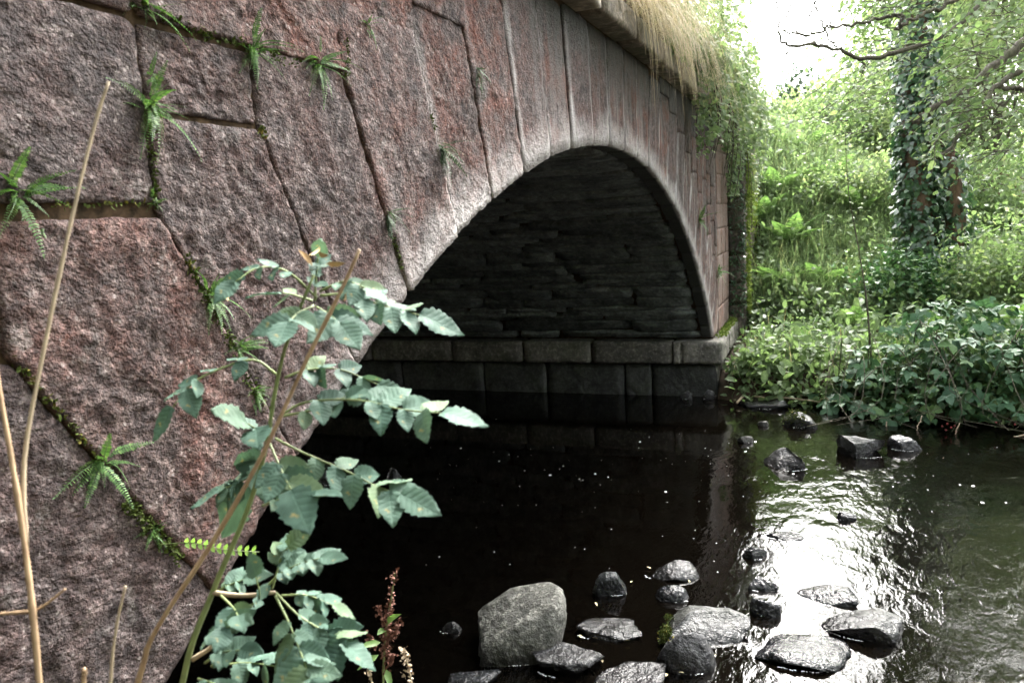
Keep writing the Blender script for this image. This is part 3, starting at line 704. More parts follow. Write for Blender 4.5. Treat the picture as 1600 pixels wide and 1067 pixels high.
def rose_leaf(pp, pairs, lpx, d=.92, dd=-.05, seed=0, tip=1.0, start=.3, face=.34):
    r = np.random.default_rng(seed + int(pp[0][0]*7 + pp[0][1])); n = len(pp)
    path = smooth_path([PD(a, b, d + dd*i/(n - 1)) for i, (a, b) in enumerate(pp)], 16); L = lpx/FPX*d
    V, Fq = tube(path, np.linspace(.0016, .0007, len(path)), 5); lf = part('leaf', V, Fq, M_GREENSTEM, rose, smooth=True)
    tcam = unit(CAM - path[len(path)//2]); nrm0 = unit(np.array([0, 0, 1.0])*(1 - face) + tcam*face)
    for k in range(pairs):
        i = int((start + (1 - start)*(k + .35)/(pairs + .1))*(len(path) - 1)); p = path[min(i, len(path) - 2)]; t = unit(path[min(i + 1, len(path) - 1)] - path[max(i - 1, 0)])
        side = unit(np.cross(nrm0, t))
        for s in (-1, 1):
            if r.random() < .06: continue
            dr = side*s + t*r.uniform(.35, .9) + np.array([0, 0, -r.uniform(.0, .5)]); nr = nrm0 + r.normal(size=3)*.38 + side*s*-.15
            inst('leaflet', LEAFLET[int(r.integers(4))], mat_from(p, dr, nr, L*r.uniform(.62, 1.08)*(.75 + .25*(k + 1)/pairs)), lf)
    t = unit(path[-1] - path[-3]); inst('leaflet', LEAFLET[int(r.integers(4))], mat_from(path[-1], t + np.array([0, 0, -.15]), nrm0 + r.normal(size=3)*.2, L*1.1*tip), lf)
RL = [([(495, 465), (450, 425), (405, 418), (368, 440)], 3, 40), ([(492, 470), (494, 430), (497, 402)], 3, 34), ([(500, 462), (545, 460), (600, 478), (655, 492)], 4, 66),
      ([(490, 478), (465, 490), (450, 505)], 2, 56), ([(495, 480), (515, 492), (530, 505)], 2, 58), ([(488, 470), (455, 460), (440, 458)], 1, 50), ([(500, 455), (540, 440), (575, 452)], 2, 44),
      ([(432, 585), (395, 562), (335, 580), (300, 600), (270, 636)], 3, 50), ([(445, 590), (480, 578), (530, 577), (590, 600)], 3, 48),
      ([(440, 648), (480, 628), (560, 625), (630, 640), (690, 645)], 5, 64), ([(440, 650), (490, 640), (540, 620)], 2, 44),
      ([(418, 690), (405, 720), (385, 755)], 2, 84), ([(420, 690), (440, 735), (455, 765)], 2, 78), ([(430, 685), (480, 710), (540, 735), (590, 760), (625, 772)], 4, 62),
      ([(400, 740), (370, 755), (345, 765)], 2, 50), ([(410, 790), (440, 780), (490, 770)], 2, 50), ([(418, 680), (400, 670), (385, 660)], 1, 66), ([(335, 925), (355, 915), (380, 905)], 2, 40), ([(345, 930), (365, 950), (372, 962)], 1, 44),
      ([(415, 918), (440, 895), (470, 880), (500, 872)], 4, 42), ([(425, 920), (440, 870), (450, 855)], 2, 46), ([(430, 930), (450, 970), (470, 1020), (485, 1060)], 4, 66), ([(430, 925), (465, 960), (505, 985), (535, 1003)], 4, 58),
      ([(440, 930), (480, 930), (520, 945)], 3, 36), ([(318, 1008), (335, 990), (365, 975)], 3, 44), ([(320, 1035), (345, 1020), (375, 1015)], 2, 40), ([(330, 1040), (385, 1035), (430, 1040)], 2, 46), ([(310, 1060), (330, 1066), (350, 1075)], 2, 42), ([(380, 950), (405, 935), (400, 900)], 1, 40)]
for i, (pp, pr, lp) in enumerate(RL): rose_leaf(pp, pr + 1 if pr > 1 else pr, lp*1.05, .92 + .02*(i % 3), -.06 + .03*(i % 3), i)
# withered tips
r = np.random.default_rng(5); q = [(497, 395), (488, 415), (510, 412), (560, 440), (545, 445), (345, 445), (500, 385)]
for a, b in q:
    V, Fs, T = leaves(np.array([PD(a, b, .89)]), rnd_dirs(1, r), rnd_dirs(1, r), .022, .008, 'oval', r); part('withered_leaflet', V, Fs, M_BROWNLEAF, rose)
# a young pinnate shoot of lighter green
ys = thing('vetch_sprig', 'small bright yellow-green pinnate sprig low on the wall edge', 'plant', F(250, 852))
pth = smooth_path([F(252, 850, -.01), F(300, 848, -.10), F(350, 858, -.16), F(405, 862, -.2)], 16); V, Fq = tube(pth, np.linspace(.001, .0006, len(pth)), 4); part('stem', V, Fq, M_GREENSTEM, ys)
P = []; D = []
for i in range(4, len(pth) - 1):
    for s in (-1, 1): P.append(pth[i]); D.append(unit(pth[i] - pth[i - 1])*.5 + np.array([0, -.2, s*1.0]))
for p_, d_ in zip(P, D):
    V, Fs, T = leaves(np.array([p_]), np.array([d_]), np.array([[-.5, -.8, .3]]), .013, .009, 'oval'); part('leaflet', V, Fs, M_ROSEY, ys, tone=T)

# ------------------------------------------------------------------ dry stems in front of the wall
def stem(name, label, paths, mat, cat='stem', group='dry stems in front of the wall'):
    root = thing(name, label, cat, PD(*paths[0][0][0]), group)
    for i, (pp, r0, r1) in enumerate(paths):
        pts = smooth_path(wpath(pp), 24)
        V, Fq = tube(pts, np.linspace(r0, r1, len(pts))*.85*(1 + .10*np.sin(np.arange(len(pts))*1.7) + .35*(np.arange(len(pts)) % 7 == 3)), 7); part('stalk' if i == 0 else 'side_twig', V, Fq, mat, root, smooth=True)
stem('dry_cane', 'thick tan cane leaning at the left edge with a side twig', [([(90, 1400, .72), (62, 1067, .74), (45, 900, .75), (22, 740, .76), (-8, 570, .77)], .0038, .0026), ([(47, 955, .75), (20, 957, .75), (-20, 960, .75)], .0018, .0016), ([(47, 957, .75), (70, 945, .75), (102, 920, .75)], .0016, .0010)], M_DRYSTEM)
stem('dry_cane', 'tall thin tan stalk rising past the ferns at the left', [([(42, 860, .76), (38, 720, .77), (70, 540, .78), (115, 330, .79), (150, 190, .80), (170, 128, .80)], .0026, .0016)], M_GREYSTEM)
stem('dry_cane', 'short pale broken stalk at the bottom left', [([(165, 1300, .8), (173, 1067, .8), (182, 980, .8), (196, 915, .8)], .0020, .0013)], M_GREYSTEM)
stem('dry_cane', 'stub of a cut tan stalk at the bottom edge', [([(128, 1300, .8), (131, 1067, .8), (132, 1052, .8)], .0028, .0026)], M_DRYSTEM)
stem('dry_cane', 'long brown cane crossing the rose leaves diagonally', [([(120, 1350, .93), (215, 1067, .90), (240, 990, .89), (330, 850, .88), (410, 710, .86), (480, 560, .85), (530, 460, .84), (562, 390, .83)], 0.0036, .0020)], M_DRYSTEM)

# ------------------------------------------------------------------ dock plant with red seed spikes
dock = thing('dock_plant', 'dock with rusty red seed spikes at the bottom by the dark water', 'plant', PD(600, 1420, 1.75))
r = np.random.default_rng(3)
def seed_spike(pp, n, rad, d=1.75, mat=M_SEED):
    pts = smooth_path([PD(a, b, d) for a, b in pp], 20); mb = MB(); IV, IF = ICO[2]
    V, Fq = tube(pts, np.linspace(.002, .001, len(pts)), 5); mb.add(V, Fq)
    for k in range(n):
        p = pts[int(r.integers(len(pts)))] + r.normal(size=3)*rad; s = r.uniform(.0022, .0042)
        Vd, Fd = TEMPL['ivy']; D = rnd_dirs(1, r)[0]; N = rnd_dirs(1, r)[0]; S = unit(np.cross(N, D)); N = np.cross(D, S)
        mb.add(p + (Vd[:, :1]*D + Vd[:, 1:2]*S + Vd[:, 2:]*N)*s*2.2, Fd.tolist())
    V, Fq, T = mb.get(); part('seed_spike', V, Fq, mat, dock)
pts = smooth_path([PD(a, b, 1.75) for a, b in [(590, 1420), (598, 1100), (600, 1030), (604, 980), (612, 930), (617, 895)]], 24)
V, Fq = tube(pts, np.linspace(.0035, .0015, len(pts)), 6); part('stalk', V, Fq, M_GREENSTEM, dock)
seed_spike([(604, 985), (610, 945), (617, 895)], 150, .0045); seed_spike([(602, 978), (596, 962), (592, 945)], 45, .003); seed_spike([(604, 1000), (618, 985), (624, 965)], 70, .005)
seed_spike([(600, 1000), (608, 985)], 60, .007); seed_spike([(600, 1022), (604, 1005)], 60, .006); seed_spike([(584, 1012), (578, 1000), (574, 988)], 45, .003); seed_spike([(600, 1050), (608, 1035), (613, 1020)], 50, .004)
seed_spike([(646, 1080), (638, 1040), (630, 1013)], 90, .0045, 1.75, M_GREYSTEM); seed_spike([(584, 1075), (578, 1055), (578, 1046)], 30, .003, 1.75, M_GREYSTEM)
for (a, b, c, d_) in [(602, 982, 590, 990), (603, 975, 624, 958), (595, 1003, 561, 1010), (592, 1022, 558, 1045), (603, 1045, 612, 1075)]:
    p0, p1 = PD(a, b, 1.75), PD(c, d_, 1.72); V, Fs, T = leaves(np.array([p0]), np.array([p1 - p0]), np.array([[-.6, -.3, .8]]), np.linalg.norm(p1 - p0), .018, 'oval', tone=np.array([.9])); part('leaf', V, Fs, M_FERN, dock, tone=T)

# ------------------------------------------------------------------ far bank: tree with ivy
def ivy_on(paths, n, out, r, size=.085):
    """ivy leaves hugging trunk paths [(pts, radii)]"""
    S = []
    for pts, rad, m in paths:
        pts = np.asarray(pts); k = r.random(m)*(len(pts) - 1); i = k.astype(int); f = (k - i)[:, None]
        c = pts[i]*(1 - f) + pts[np.minimum(i + 1, len(pts) - 1)]*f; rd = np.interp(k, np.arange(len(pts)), rad)
        a = r.random(m)*2*math.pi; o_ = np.stack([np.cos(a), np.sin(a), 0*a], -1)
        cl = .5 + .5*fbm(np.c_[c[:, :2]*0 + o_[:, :2]*1.2, c[:, 2:]*1.1], 1.6, 3, 4); keep = r.random(m) < np.clip(cl*2.0, .35, 1)
        P = c + o_*(rd + out*r.random(m)**1.5)[:, None]; sz = size*r.uniform(.6, 1.25, m)
        D = unit(o_*.55 + np.array([0, 0, -1.0]) + r.normal(size=(m, 3))*.45); N = unit(o_ + r.normal(size=(m, 3))*.35 + [0, 0, .35])
        S.append(leaves(P[keep], D[keep], N[keep], sz[keep], sz[keep]*.95, 'ivy', r))
    return join(*S)
r = np.random.default_rng(21)
tb = np.array([13.0, -2.50, .75])
ivt = thing('ivy_clad_tree', 'tall tree with two ivy-clad trunks on the far bank', 'tree', tb)
t1 = smooth_path([tb + d for d in [(0, 0, -.3), (-.02, .0, .6), (.03, .05, 1.6), (.0, .10, 2.8), (.05, .12, 4.2), (.1, .1, 6.5), (.15, .1, 9.5)]], 40)
t2 = smooth_path([tb + d for d in [(.05, -.22, -.3), (.1, -.36, .5), (.12, -.42, 1.2), (.10, -.30, 2.0), (.05, -.05, 2.8), (.05, .08, 3.4)]], 30)
r1 = np.interp(np.arange(len(t1)), [0, 5, 14, len(t1) - 1], [.32, .22, .20, .12]); r2 = np.interp(np.arange(len(t2)), [0, 5, len(t2) - 1], [.26, .18, .07])
for pts, rd in ((t1, r1), (t2, r2)):
    V, Fq = tube(pts, rd, 12, .10); part('trunk', V, Fq, M_BARK, ivt, smooth=True)
V, Fs, T = ivy_on([(t1[4:], r1[4:], 7500), (t2[3:], r2[3:], 1500), (t1[0:8], r1[0:8] + .05, 500)], 0, .15, r); part('ivy', V, Fs, M_IVY, ivt, tone=T*.8, kind='stuff')

def crown(ells, n, lsize, r, kind='dia', clump=.22, per=22, flat=.5):
    """leaves in clumps inside ellipsoids [(centre, radii, weight)]"""
    S = []; C = []
    wsum = sum(e[2] for e in ells)
    for c, rad, w in ells:
        nc = max(4, int(n*w/wsum/per)); u = unit(r.normal(size=(nc, 3)))*(r.random(nc)**.45)[:, None]
        cc = np.asarray(c) + u*np.asarray(rad); C.append(cc)
        P = np.repeat(cc, per, 0) + r.normal(size=(nc*per, 3))*clump*np.array([1, 1, .65]); m = len(P)
        tn = np.clip(np.repeat(r.random(nc), per)*.6 + r.random(m)*.5, 0, 1); sz = lsize*r.uniform(.6, 1.3, m)
        S.append(leaves(P, rnd_dirs(m, r, -.25), unit(r.normal(size=(m, 3))*flat + [0, 0, 1.0]), sz, sz*.62, kind, r, tn))
    V, Fs, T = join(*S); return V, Fs, T, np.concatenate(C)
def tree(name, label, base, ells, n, lsize, mat, seed, trunk_r=.12, cat='tree', group='trees and shrubs behind the bank', clump=.25, kind='dia', bark=M_TWIG, nl=14, per=22):
    r = np.random.default_rng(seed); base = np.asarray(base, float); root = thing(name, label, cat, base, group)
    V, Fs, T, C = crown(ells, n, lsize, r, kind, clump, per); part('crown', V, Fs, mat, root, tone=T, kind='stuff')
    top = np.asarray(ells[0][0]); pts = smooth_path([base - [0, 0, .3], base*.6 + top*.4 + r.normal(size=3)*.08, top + [0, 0, ells[0][1][2]*.4]], 12)
    V, Fq = tube(pts, np.linspace(trunk_r, trunk_r*.3, len(pts)), 8, .1); part('trunk', V, Fq, bark, root, smooth=True)
    mb = MB()
    for c in C[r.choice(len(C), min(nl, len(C)), replace=False)]:
        p0 = pts[int(r.integers(3, len(pts)))]; mid = (p0 + c)/2 + r.normal(size=3)*.12*np.linalg.norm(c - p0); q = smooth_path([p0, mid, c], 8); mb.add(*tube(q, np.linspace(trunk_r*.3, trunk_r*.06, len(q)), 5))
    V, Fq, T = mb.get(); part('limbs', V, Fq, bark, root)
    return root
# crown of the ivy tree, high above
V, Fs, T, C = crown([((13.2, -2.6, 8.6), (1.0, 1.2, 2.0), 2), ((13.4, -3.6, 7.2), (1.4, 1.2, 1.5), 1)], 9000, .13, r, 'dia', .25); part('crown', V, Fs, M_BUSH, ivt, tone=T, kind='stuff')
def gz(x, y): return float(ground_z(np.array([x]), np.array([y]))[0])
def at_px(px, X, py=330):
    p = PX(px, py, X); return p[1], gz(X, p[1])
def bgtree(name, label, px, X, h, rx, n, ls, mat, seed, low=.35, **kw):
    y, z = at_px(px, X); c = z + h*(.5 + low/2)
    return tree(name, label, (X, y, z), [((X, y, c), (rx, rx, h*(1 - low)/2), 2), ((X + .2*rx, y - .5*rx, c - .15*h), (rx*.7, rx*.7, h*.25), 1), ((X - .3*rx, y + .4*rx, c - .05*h), (rx*.6, rx*.6, h*.22), 1)], n, ls, mat, seed, **kw)
bgtree('shrub', 'pale feathery shrub rising behind the grassy slope, left of the ivy tree', 1325, 19, 2.6, 1.1, 6500, .13, M_BUSH2, 31, .05, trunk_r=.05, cat='shrub')
bgtree('shrub', 'low shrub with dark hollow at the head of the slope', 1290, 17.5, 1.5, .7, 3500, .10, M_BUSH, 32, .0, trunk_r=.05, cat='shrub')
bgtree('tree', 'slender pale tree behind the bare overhanging branch', 1372, 23, 4.4, 1.3, 5000, .14, M_BUSH2, 33, .15)
bgtree('conifer_tree', 'small dark blue-green conifer against the white sky', 1243, 33, 4.1, .75, 6000, .16, M_CONIFER, 34, .05)
bgtree('tree', 'leafy tree behind the ivy-clad trunk', 1460, 21, 4.6, 1.4, 5200, .14, M_BUSH, 35, .1)
bgtree('tree', 'broad leafy tree filling the upper right background', 1560, 20, 9.5, 2.4, 9000, .14, M_BUSH2, 36, .1)
bgtree('tree', 'tall tree rising behind the upper right corner', 1650, 27, 15, 3.6, 16000, .22, M_BUSH, 37, .1)
bgtree('tree', 'tall far tree left behind the ivy-clad trunk', 1440, 32, 15, 2.6, 12000, .22, M_BUSH, 38, .05)
bgtree('shrub', 'bushy shrub right of the ivy-clad trunk', 1545, 15.5, 1.6, 1.0, 5500, .09, M_BUSH, 39, .0, trunk_r=.04, cat='shrub')
bgtree('shrub', 'dark shrub at the right edge above the bramble', 1605, 12.0, 1.5, .85, 5500, .08, M_BUSH, 40, .0, trunk_r=.04, cat='shrub')
bgtree('shrub', 'shrub crowding the foot of the ivy-clad trunk', 1415, 12.2, .9, .5, 2600, .085, M_DARKLEAF, 41, .0, trunk_r=.03, cat='shrub')
bgtree('shrub', 'yellowish shrub beyond the brush pile at right', 1500, 17, 1.8, .9, 4200, .10, M_BUSH2, 42, .0, trunk_r=.04, cat='shrub')
bgtree('shrub', 'pale shrub on the skyline beside the hanging ivy', 1212, 17.5, 1.0, .55, 2600, .085, M_BUSH2, 43, .0, trunk_r=.03, cat='shrub')
bgtree('shrub', 'light green shrub midway up the grassy slope', 1262, 16.0, .75, .5, 2200, .075, M_BUSH2, 44, .0, trunk_r=.02, cat='shrub')
bgtree('shrub', 'nettle clump on the slope right of the wing wall ferns', 1300, 14.2, .6, .45, 2200, .07, M_BUSH, 45, .0, trunk_r=.02, cat='shrub')
bgtree('shrub', 'small leafy shrub against the left side of the ivy-clad trunk', 1375, 14.6, 1.0, .5, 2600, .075, M_BUSH2, 46, .0, trunk_r=.02, cat='shrub')
for (nm, lb, x, y, h, rx, n_, sdd) in [('tree', 'added shade tree on the near bank behind the viewpoint', -3.0, -6.0, 9, 2.6, 5200, 47), ('tree', 'added shade tree on the near bank downstream of the bridge', .2, -8.5, 10, 2.8, 5200, 48), ('tree', 'added shade tree on the far bank downstream, out to the right', 11.5, -9.5, 10, 2.6, 5200, 49),  # unseen trees added to keep sky light off the face and tunnel
                                 ('tree', 'added shade tree beside the near wing of the bridge', -4.5, -2.5, 9, 2.2, 4200, 50), ('tree', 'first added shade tree upstream of the bridge', 3.0, 13.0, 8, 2.6, 5200, 51), ('tree', 'second added shade tree upstream of the bridge', 7.5, 12.5, 8, 2.8, 5200, 52), ('tree', 'third added shade tree upstream of the bridge', -1.5, 12.0, 8, 2.6, 5200, 53)]:
    up = 0.0 if y > 0 else .15
    tree(nm, lb, (x, y, .2), [((x, y, h*.6), (rx, rx, h*.40), 2), ((x + 1, y + .6, h*.45), (rx*.8, rx*.8, h*.3), 1), ((x - 1, y - .5, h*.35), (rx*.8, rx*.8, h*.3), 1)], n_, .36, M_BUSH, sdd, .2, group='added shade trees around the bridge, outside the picture', clump=.4)
r = np.random.default_rng(60)                                       # the wood beyond
P = np.stack([r.uniform(38, 62, 900), r.uniform(-34, -9, 900), 0*r.random(900)], -1); P[:, 2] = r.uniform(.3, 7, 900)*(.4 + .6*np.clip((-P[:, 1] - 4)/10, 0, 1))
Pl = np.repeat(P, 40, 0) + r.normal(size=(36000, 3))*[1.0, 1.0, .7]; m = len(Pl)
V, Fs, T = leaves(Pl, rnd_dirs(m, r), unit(r.normal(size=(m, 3)) + [0, 0, 1]), r.uniform(.25, .5, m), r.uniform(.15, .3, m), 'dia', r, np.clip(np.repeat(r.random(900), 40)*.6 + r.random(m)*.4, 0, 1))
o = obj('distant_wood', V, Fs, M_BUSH2, None, tone=T, kind='stuff'); tagm(o, 'distant green wood closing the view behind the bank trees', 'wood')

# tree leaning in from the right with near leaves and a bare branch
r = np.random.default_rng(50)
oht = thing('overhanging_tree', 'tree reaching in from the right with a bare dark branch', 'tree', (9.6, -5.6, gz(9.6, -5.6)))
mb = MB(); tr0 = np.array([9.6, -5.6, gz(9.6, -5.6) - .3]); trp = smooth_path([tr0, tr0 + [0, .1, 1.5], tr0 + [-.1, .2, 3.2], tr0 + [-.3, .4, 5.5]], 16)
V, Fq = tube(trp, np.linspace(.2, .09, len(trp)), 10, .1); part('trunk', V, Fq, M_BARK, oht, smooth=True)
limbs = [([(1750, 20, 9.2), (1640, 45, 9), (1574, 87, 8.8), (1510, 140, 8.7), (1455, 173, 8.6), (1430, 190, 8.5)], .052, .022), ([(1760, 80, 9.2), (1640, 108, 9), (1597, 113, 8.8), (1568, 126, 8.7), (1529, 170, 8.5), (1490, 225, 8.4), (1465, 250, 8.3)], .036, .012),
         ([(1568, 138, 8.7), (1600, 140, 8.7), (1650, 142, 8.7)], .018, .015), ([(1560, -90, 8.6), (1500, -5, 8.3), (1440, 25, 8.1), (1400, 45, 8.0)], .02, .01),
         ([(1560, -20, 8.4), (1480, 55, 8.2), (1412, 78, 8.0), (1375, 88, 7.9), (1345, 91, 7.9), (1318, 82, 7.8), (1300, 76, 7.8), (1270, 68, 7.7), (1240, 72, 7.7), (1228, 70, 7.7), (1216, 48, 7.6)], .022, .006),
         ([(1412, 22, 8), (1380, 27, 8), (1340, 37, 7.9), (1305, 42, 7.8), (1285, 50, 7.8), (1262, 54, 7.7), (1225, 52, 7.7)], .014, .005), ([(1306, 76, 7.8), (1290, 48, 7.8), (1278, 22, 7.7), (1272, -5, 7.7)], .009, .004),
         ([(1224, 50, 7.7), (1230, 25, 7.7), (1241, -5, 7.7)], .006, .003), ([(1262, 55, 7.7), (1261, 30, 7.7), (1274, 10, 7.7), (1280, -10, 7.7)], .007, .003), ([(1218, 48, 7.6), (1214, 20, 7.6), (1213, -8, 7.6)], .005, .003),
         ([(1300, 45, 7.8), (1297, 30, 7.8), (1312, 15, 7.8)], .006, .002), ([(1290, 75, 7.8), (1262, 60, 7.75), (1232, 40, 7.7)], .006, .003), ([(1405, 45, 7.9), (1408, 30, 7.9), (1395, 22, 7.9)], .008, .004), ([(1340, 91, 7.9), (1352, 102, 7.9), (1345, 120, 7.9)], .005, .002), ([(1240, 66, 7.7), (1228, 80, 7.7), (1238, 90, 7.7)], .005, .002)]
lp = []
for pp, a, b in limbs:
    pts = smooth_path(wpath(pp), 30); pts = pts + r.normal(size=pts.shape)*.012; V, Fq = tube(pts, np.linspace(a*1.2, b*1.2 + .003, len(pts)), 7, .15); part('limb', V, Fq, M_TWIG, oht, smooth=True); lp.append(pts)
V, Fq = tube(smooth_path([trp[8], trp[8] + [-.2, .8, .6], PD(1750, 20, 9.2)], 12), np.linspace(.08, .05, len(smooth_path([(0, 0, 0)]*3, 12))), 8); part('limb', V, Fq, M_TWIG, oht)
tw = MB(); LS = []
def twig(p, d, L, nlf, size, r):
    pts = [p]; dd = unit(d)
    for i in range(6): pts.append(pts[-1] + dd*L/6); dd = unit(dd + r.normal(size=3)*.18 + [0, 0, -.06])
    pts = np.array(pts); tw.add(*tube(pts, np.linspace(.006, .0018, 7), 4))
    k = np.linspace(1.0, 6, nlf); i = np.minimum(k.astype(int), 5); f = (k - i)[:, None]; P = pts[i]*(1 - f) + pts[i + 1]*f
    t = unit(pts[i + 1] - pts[i]); sdv = unit(np.cross(t, [0, 0, 1.0]))*np.where(np.arange(nlf) % 2, 1, -1)[:, None]
    D = unit(t*.6 + sdv*.9 + r.normal(size=(nlf, 3))*.3 + [0, 0, -.25]); sz = size*r.uniform(.65, 1.2, nlf)
    LS.append(leaves(P, D, unit(r.normal(size=(nlf, 3))*.45 + [0, 0, 1.0]), sz, sz*.66, 'oval', r, np.clip(r.random(nlf)*.7 + r.random()*.3, 0, 1)))
for k in range(255):
    if k < 100: px, py, d = r.uniform(1490, 1670), r.uniform(-90, 215), r.uniform(6.5, 9.2)
    elif k < 122: px, py, d = r.uniform(1360, 1500), r.uniform(-90, 20), r.uniform(7.5, 9)
    elif k < 158: px, py, d = r.uniform(1490, 1580), r.uniform(120, 245), r.uniform(7.5, 9)
    elif k < 215: px, py, d = r.uniform(1290, 1425), r.uniform(60, 210), r.uniform(8.5, 11)
    else: px, py, d = r.uniform(1395, 1500), r.uniform(-70, 95), r.uniform(8, 10)
    dirn = -RT*r.uniform(.4, 1.0) + UP*r.uniform(-.6, .25) + FW*r.uniform(-.5, .5)
    twig(PD(px, py, d), dirn, r.uniform(.35, .75), int(r.integers(7, 13)), .085, r)
for k in range(300):                                                # the same crown carried on above the picture
    p = np.array([r.uniform(7.2, 11.0), r.uniform(-6.8, -2.6), r.uniform(4.6, 8.5)]); twig(p, np.array([-.5, .6, -.1]) + r.normal(size=3)*.6, r.uniform(.5, .9), 12, .13, r)
V, Fq, T = tw.get(); part('twigs', V, Fq, M_TWIG, oht, kind='stuff')
V, Fs, T = join(*LS); part('leaves', V, Fs, M_BUSH, oht, tone=T, kind='stuff')

# ------------------------------------------------------------------ ground cover on the bank
r = np.random.default_rng(70)
def bank_points(n, x0, x1, y0, y1, minz=.06):
    X = x0 + (x1 - x0)*r.random(n)**1.35; Y = r.uniform(y0, y1, n); Z = ground_z(X, Y); k = (Z > minz) & ~((X < 15) & (Y > -.28)) & ~((X < 11.6) & (Y > -.15)); return np.stack([X, Y, Z], -1)[k]
C = np.concatenate([bank_points(3400, 8.7, 24, -8.5, -.2), bank_points(2300, 11.6, 18, -3.6, -.2), bank_points(700, 8.5, 10.2, -5, -.2, -.12)]); per = 15; P = np.repeat(C, per, 0) + r.normal(size=(len(C)*per, 3))*[.10, .10, .0]; m = len(P)
P[:, 2] = np.maximum(ground_z(P[:, 0], P[:, 1]), .01) + np.abs(r.normal(size=m))*.13*np.repeat(r.uniform(.4, 2.0, len(C)), per)
sz = np.repeat(r.uniform(.05, .13, len(C)), per)*r.uniform(.7, 1.2, m)*np.where(P[:, 0] < 11, 1.15, 1)
pn = .5 + .5*fbm(P*[1, 1, 0], .9, 3, 3)
V, Fs, T = leaves(P, rnd_dirs(m, r, -.1), unit(r.normal(size=(m, 3))*.5 + [-.25, -.1, 1.0]), sz, sz*.6, 'oval', r, np.clip(pn*.5 + np.repeat(r.random(len(C)), per)*.4 + r.random(m)*.25 - .1, 0, 1))
o = obj('herb_cover', V, Fs, M_BUSH, None, tone=T, kind='stuff'); tagm(o, 'mixed green herbs and nettles covering the far bank', 'ground cover')
C = np.concatenate([bank_points(900, 9.6, 20, -6, -.2), bank_points(3400, 12, 20, -3.4, -.1), bank_points(1500, 14, 24, -9, -2)]); per = 7; P = np.repeat(C, per, 0) + r.normal(size=(len(C)*per, 3))*[.05, .05, 0]; m = len(P)
P[:, 2] = ground_z(P[:, 0], P[:, 1]) - .02; L = r.uniform(.25, .7, m)*np.where(P[:, 0] > 12, 1.15, .7)
V, Fs, T = blades(P, rnd_dirs(m, r, 2.6), L, .009, r.uniform(.3, 1.8, m), 4, r)
o = obj('bank_grass', V, Fs, M_GRASS, None, tone=T, kind='stuff'); tagm(o, 'long green grass on the slope below the road', 'grass')
# dead straw and twigs low on the bank
C = bank_points(900, 8.6, 11.5, -4.5, -.3, .0); m = len(C); V, Fs, T = blades(C + [0, 0, .08], rnd_dirs(m, r, .1), r.uniform(.2, .5, m), .006, r.uniform(.0, .5, m), 3, r)
o = obj('dead_grass', V, Fs, M_STRAW, None, tone=T*.6, kind='stuff'); tagm(o, 'dead straw and stalks lying at the foot of the bank', 'grass')

# bank ferns with long arching fronds
def bank_frond(seed):
    r = np.random.default_rng(seed); P = []; D = []; Ls = []
    for x in np.linspace(.14, .97, 22):
        z = .42*x - .55*x*x; l = .22*math.sin(math.pi*min(1, .25 + .78*x))**.9
        for s in (-1, 1): P.append((x, 0, z)); D.append((.35, s, -.12 + r.normal()*.08)); Ls.append(l*r.uniform(.9, 1.05))
    P, D, Ls = map(np.array, (P, D, Ls)); V, Fs, T = leaves(P, D, np.tile([0, 0, 1.0], (len(P), 1)), Ls, .034, 'oval', r)
    t = np.linspace(0, 1, 8); S = np.stack([t, 0*t, .42*t - .55*t*t], -1); SV = np.r_[S + [0, .006, 0], S - [0, .006, 0]]; SF = np.array([(i, i + 1, 9 + i) for i in range(7)] + [(i, 9 + i, 8 + i) for i in range(7)])
    V, Fs, T = join((V, Fs, T), (SV, SF, np.full(16, .1))); return tmesh('frond', V, Fs, M_BRACKEN, T)
BF = [bank_frond(s) for s in range(3)]
def bank_fern(px, py, X, L, nf, label, seed):
    p = PX(px, py, X); p[2] = gz(X, p[1]) + .03; r = np.random.default_rng(seed); root = thing('bank_fern', label, 'fern', p, 'ferns on the far bank')
    for k in range(nf):
        a = (k + r.random()*.6)/nf*2*math.pi; inst('frond', BF[k % 3], mat_from(p, np.array([math.cos(a), math.sin(a), r.uniform(.5, 1.3)]), np.array([-math.cos(a)*.4, -math.sin(a)*.4, 1.0]), L*r.uniform(.75, 1.15)), root)
bank_fern(1215, 330, 14.2, .8, 9, 'fern beside the mossy wing wall, highest of those on the slope', 1)
bank_fern(1235, 400, 13.2, .8, 10, 'fern below the highest one beside the wing wall', 2)
bank_fern(1290, 430, 12.5, .75, 10, 'broad fern between the wing wall and the ivy tree', 3)
bank_fern(1190, 360, 13.6, .6, 8, 'fern pressed against the mossy edge of the wing wall', 4)
bank_fern(1335, 400, 14.0, .7, 9, 'pale fern up the slope just left of the ivy tree', 5)
bank_fern(1480, 520, 10.6, .75, 10, 'fern arching over the top of the bramble', 6)
bank_fern(1570, 500, 10.8, .75, 10, 'fern at the right edge above the bramble', 7)
bank_fern(1420, 545, 10.2, .6, 8, 'low fern near the thin sapling', 8)
bank_fern(1260, 560, 10.6, .55, 9, 'low fern on the bank near the abutment corner', 9)
bank_fern(1255, 300, 15.5, .75, 9, 'pale fern high on the slope under the shrubs', 11)
bank_fern(1300, 350, 14.8, .7, 9, 'fern in the long grass halfway up the slope', 12)
bank_fern(1225, 450, 12.4, .7, 10, 'fern at the foot of the slope beside the strap-leaved ferns', 13)
bank_fern(1375, 450, 12.4, .65, 9, 'fern close left of the ivy-clad trunk foot', 14)
bank_fern(1340, 500, 11.4, .6, 9, 'fern behind the thin sapling stem', 10)
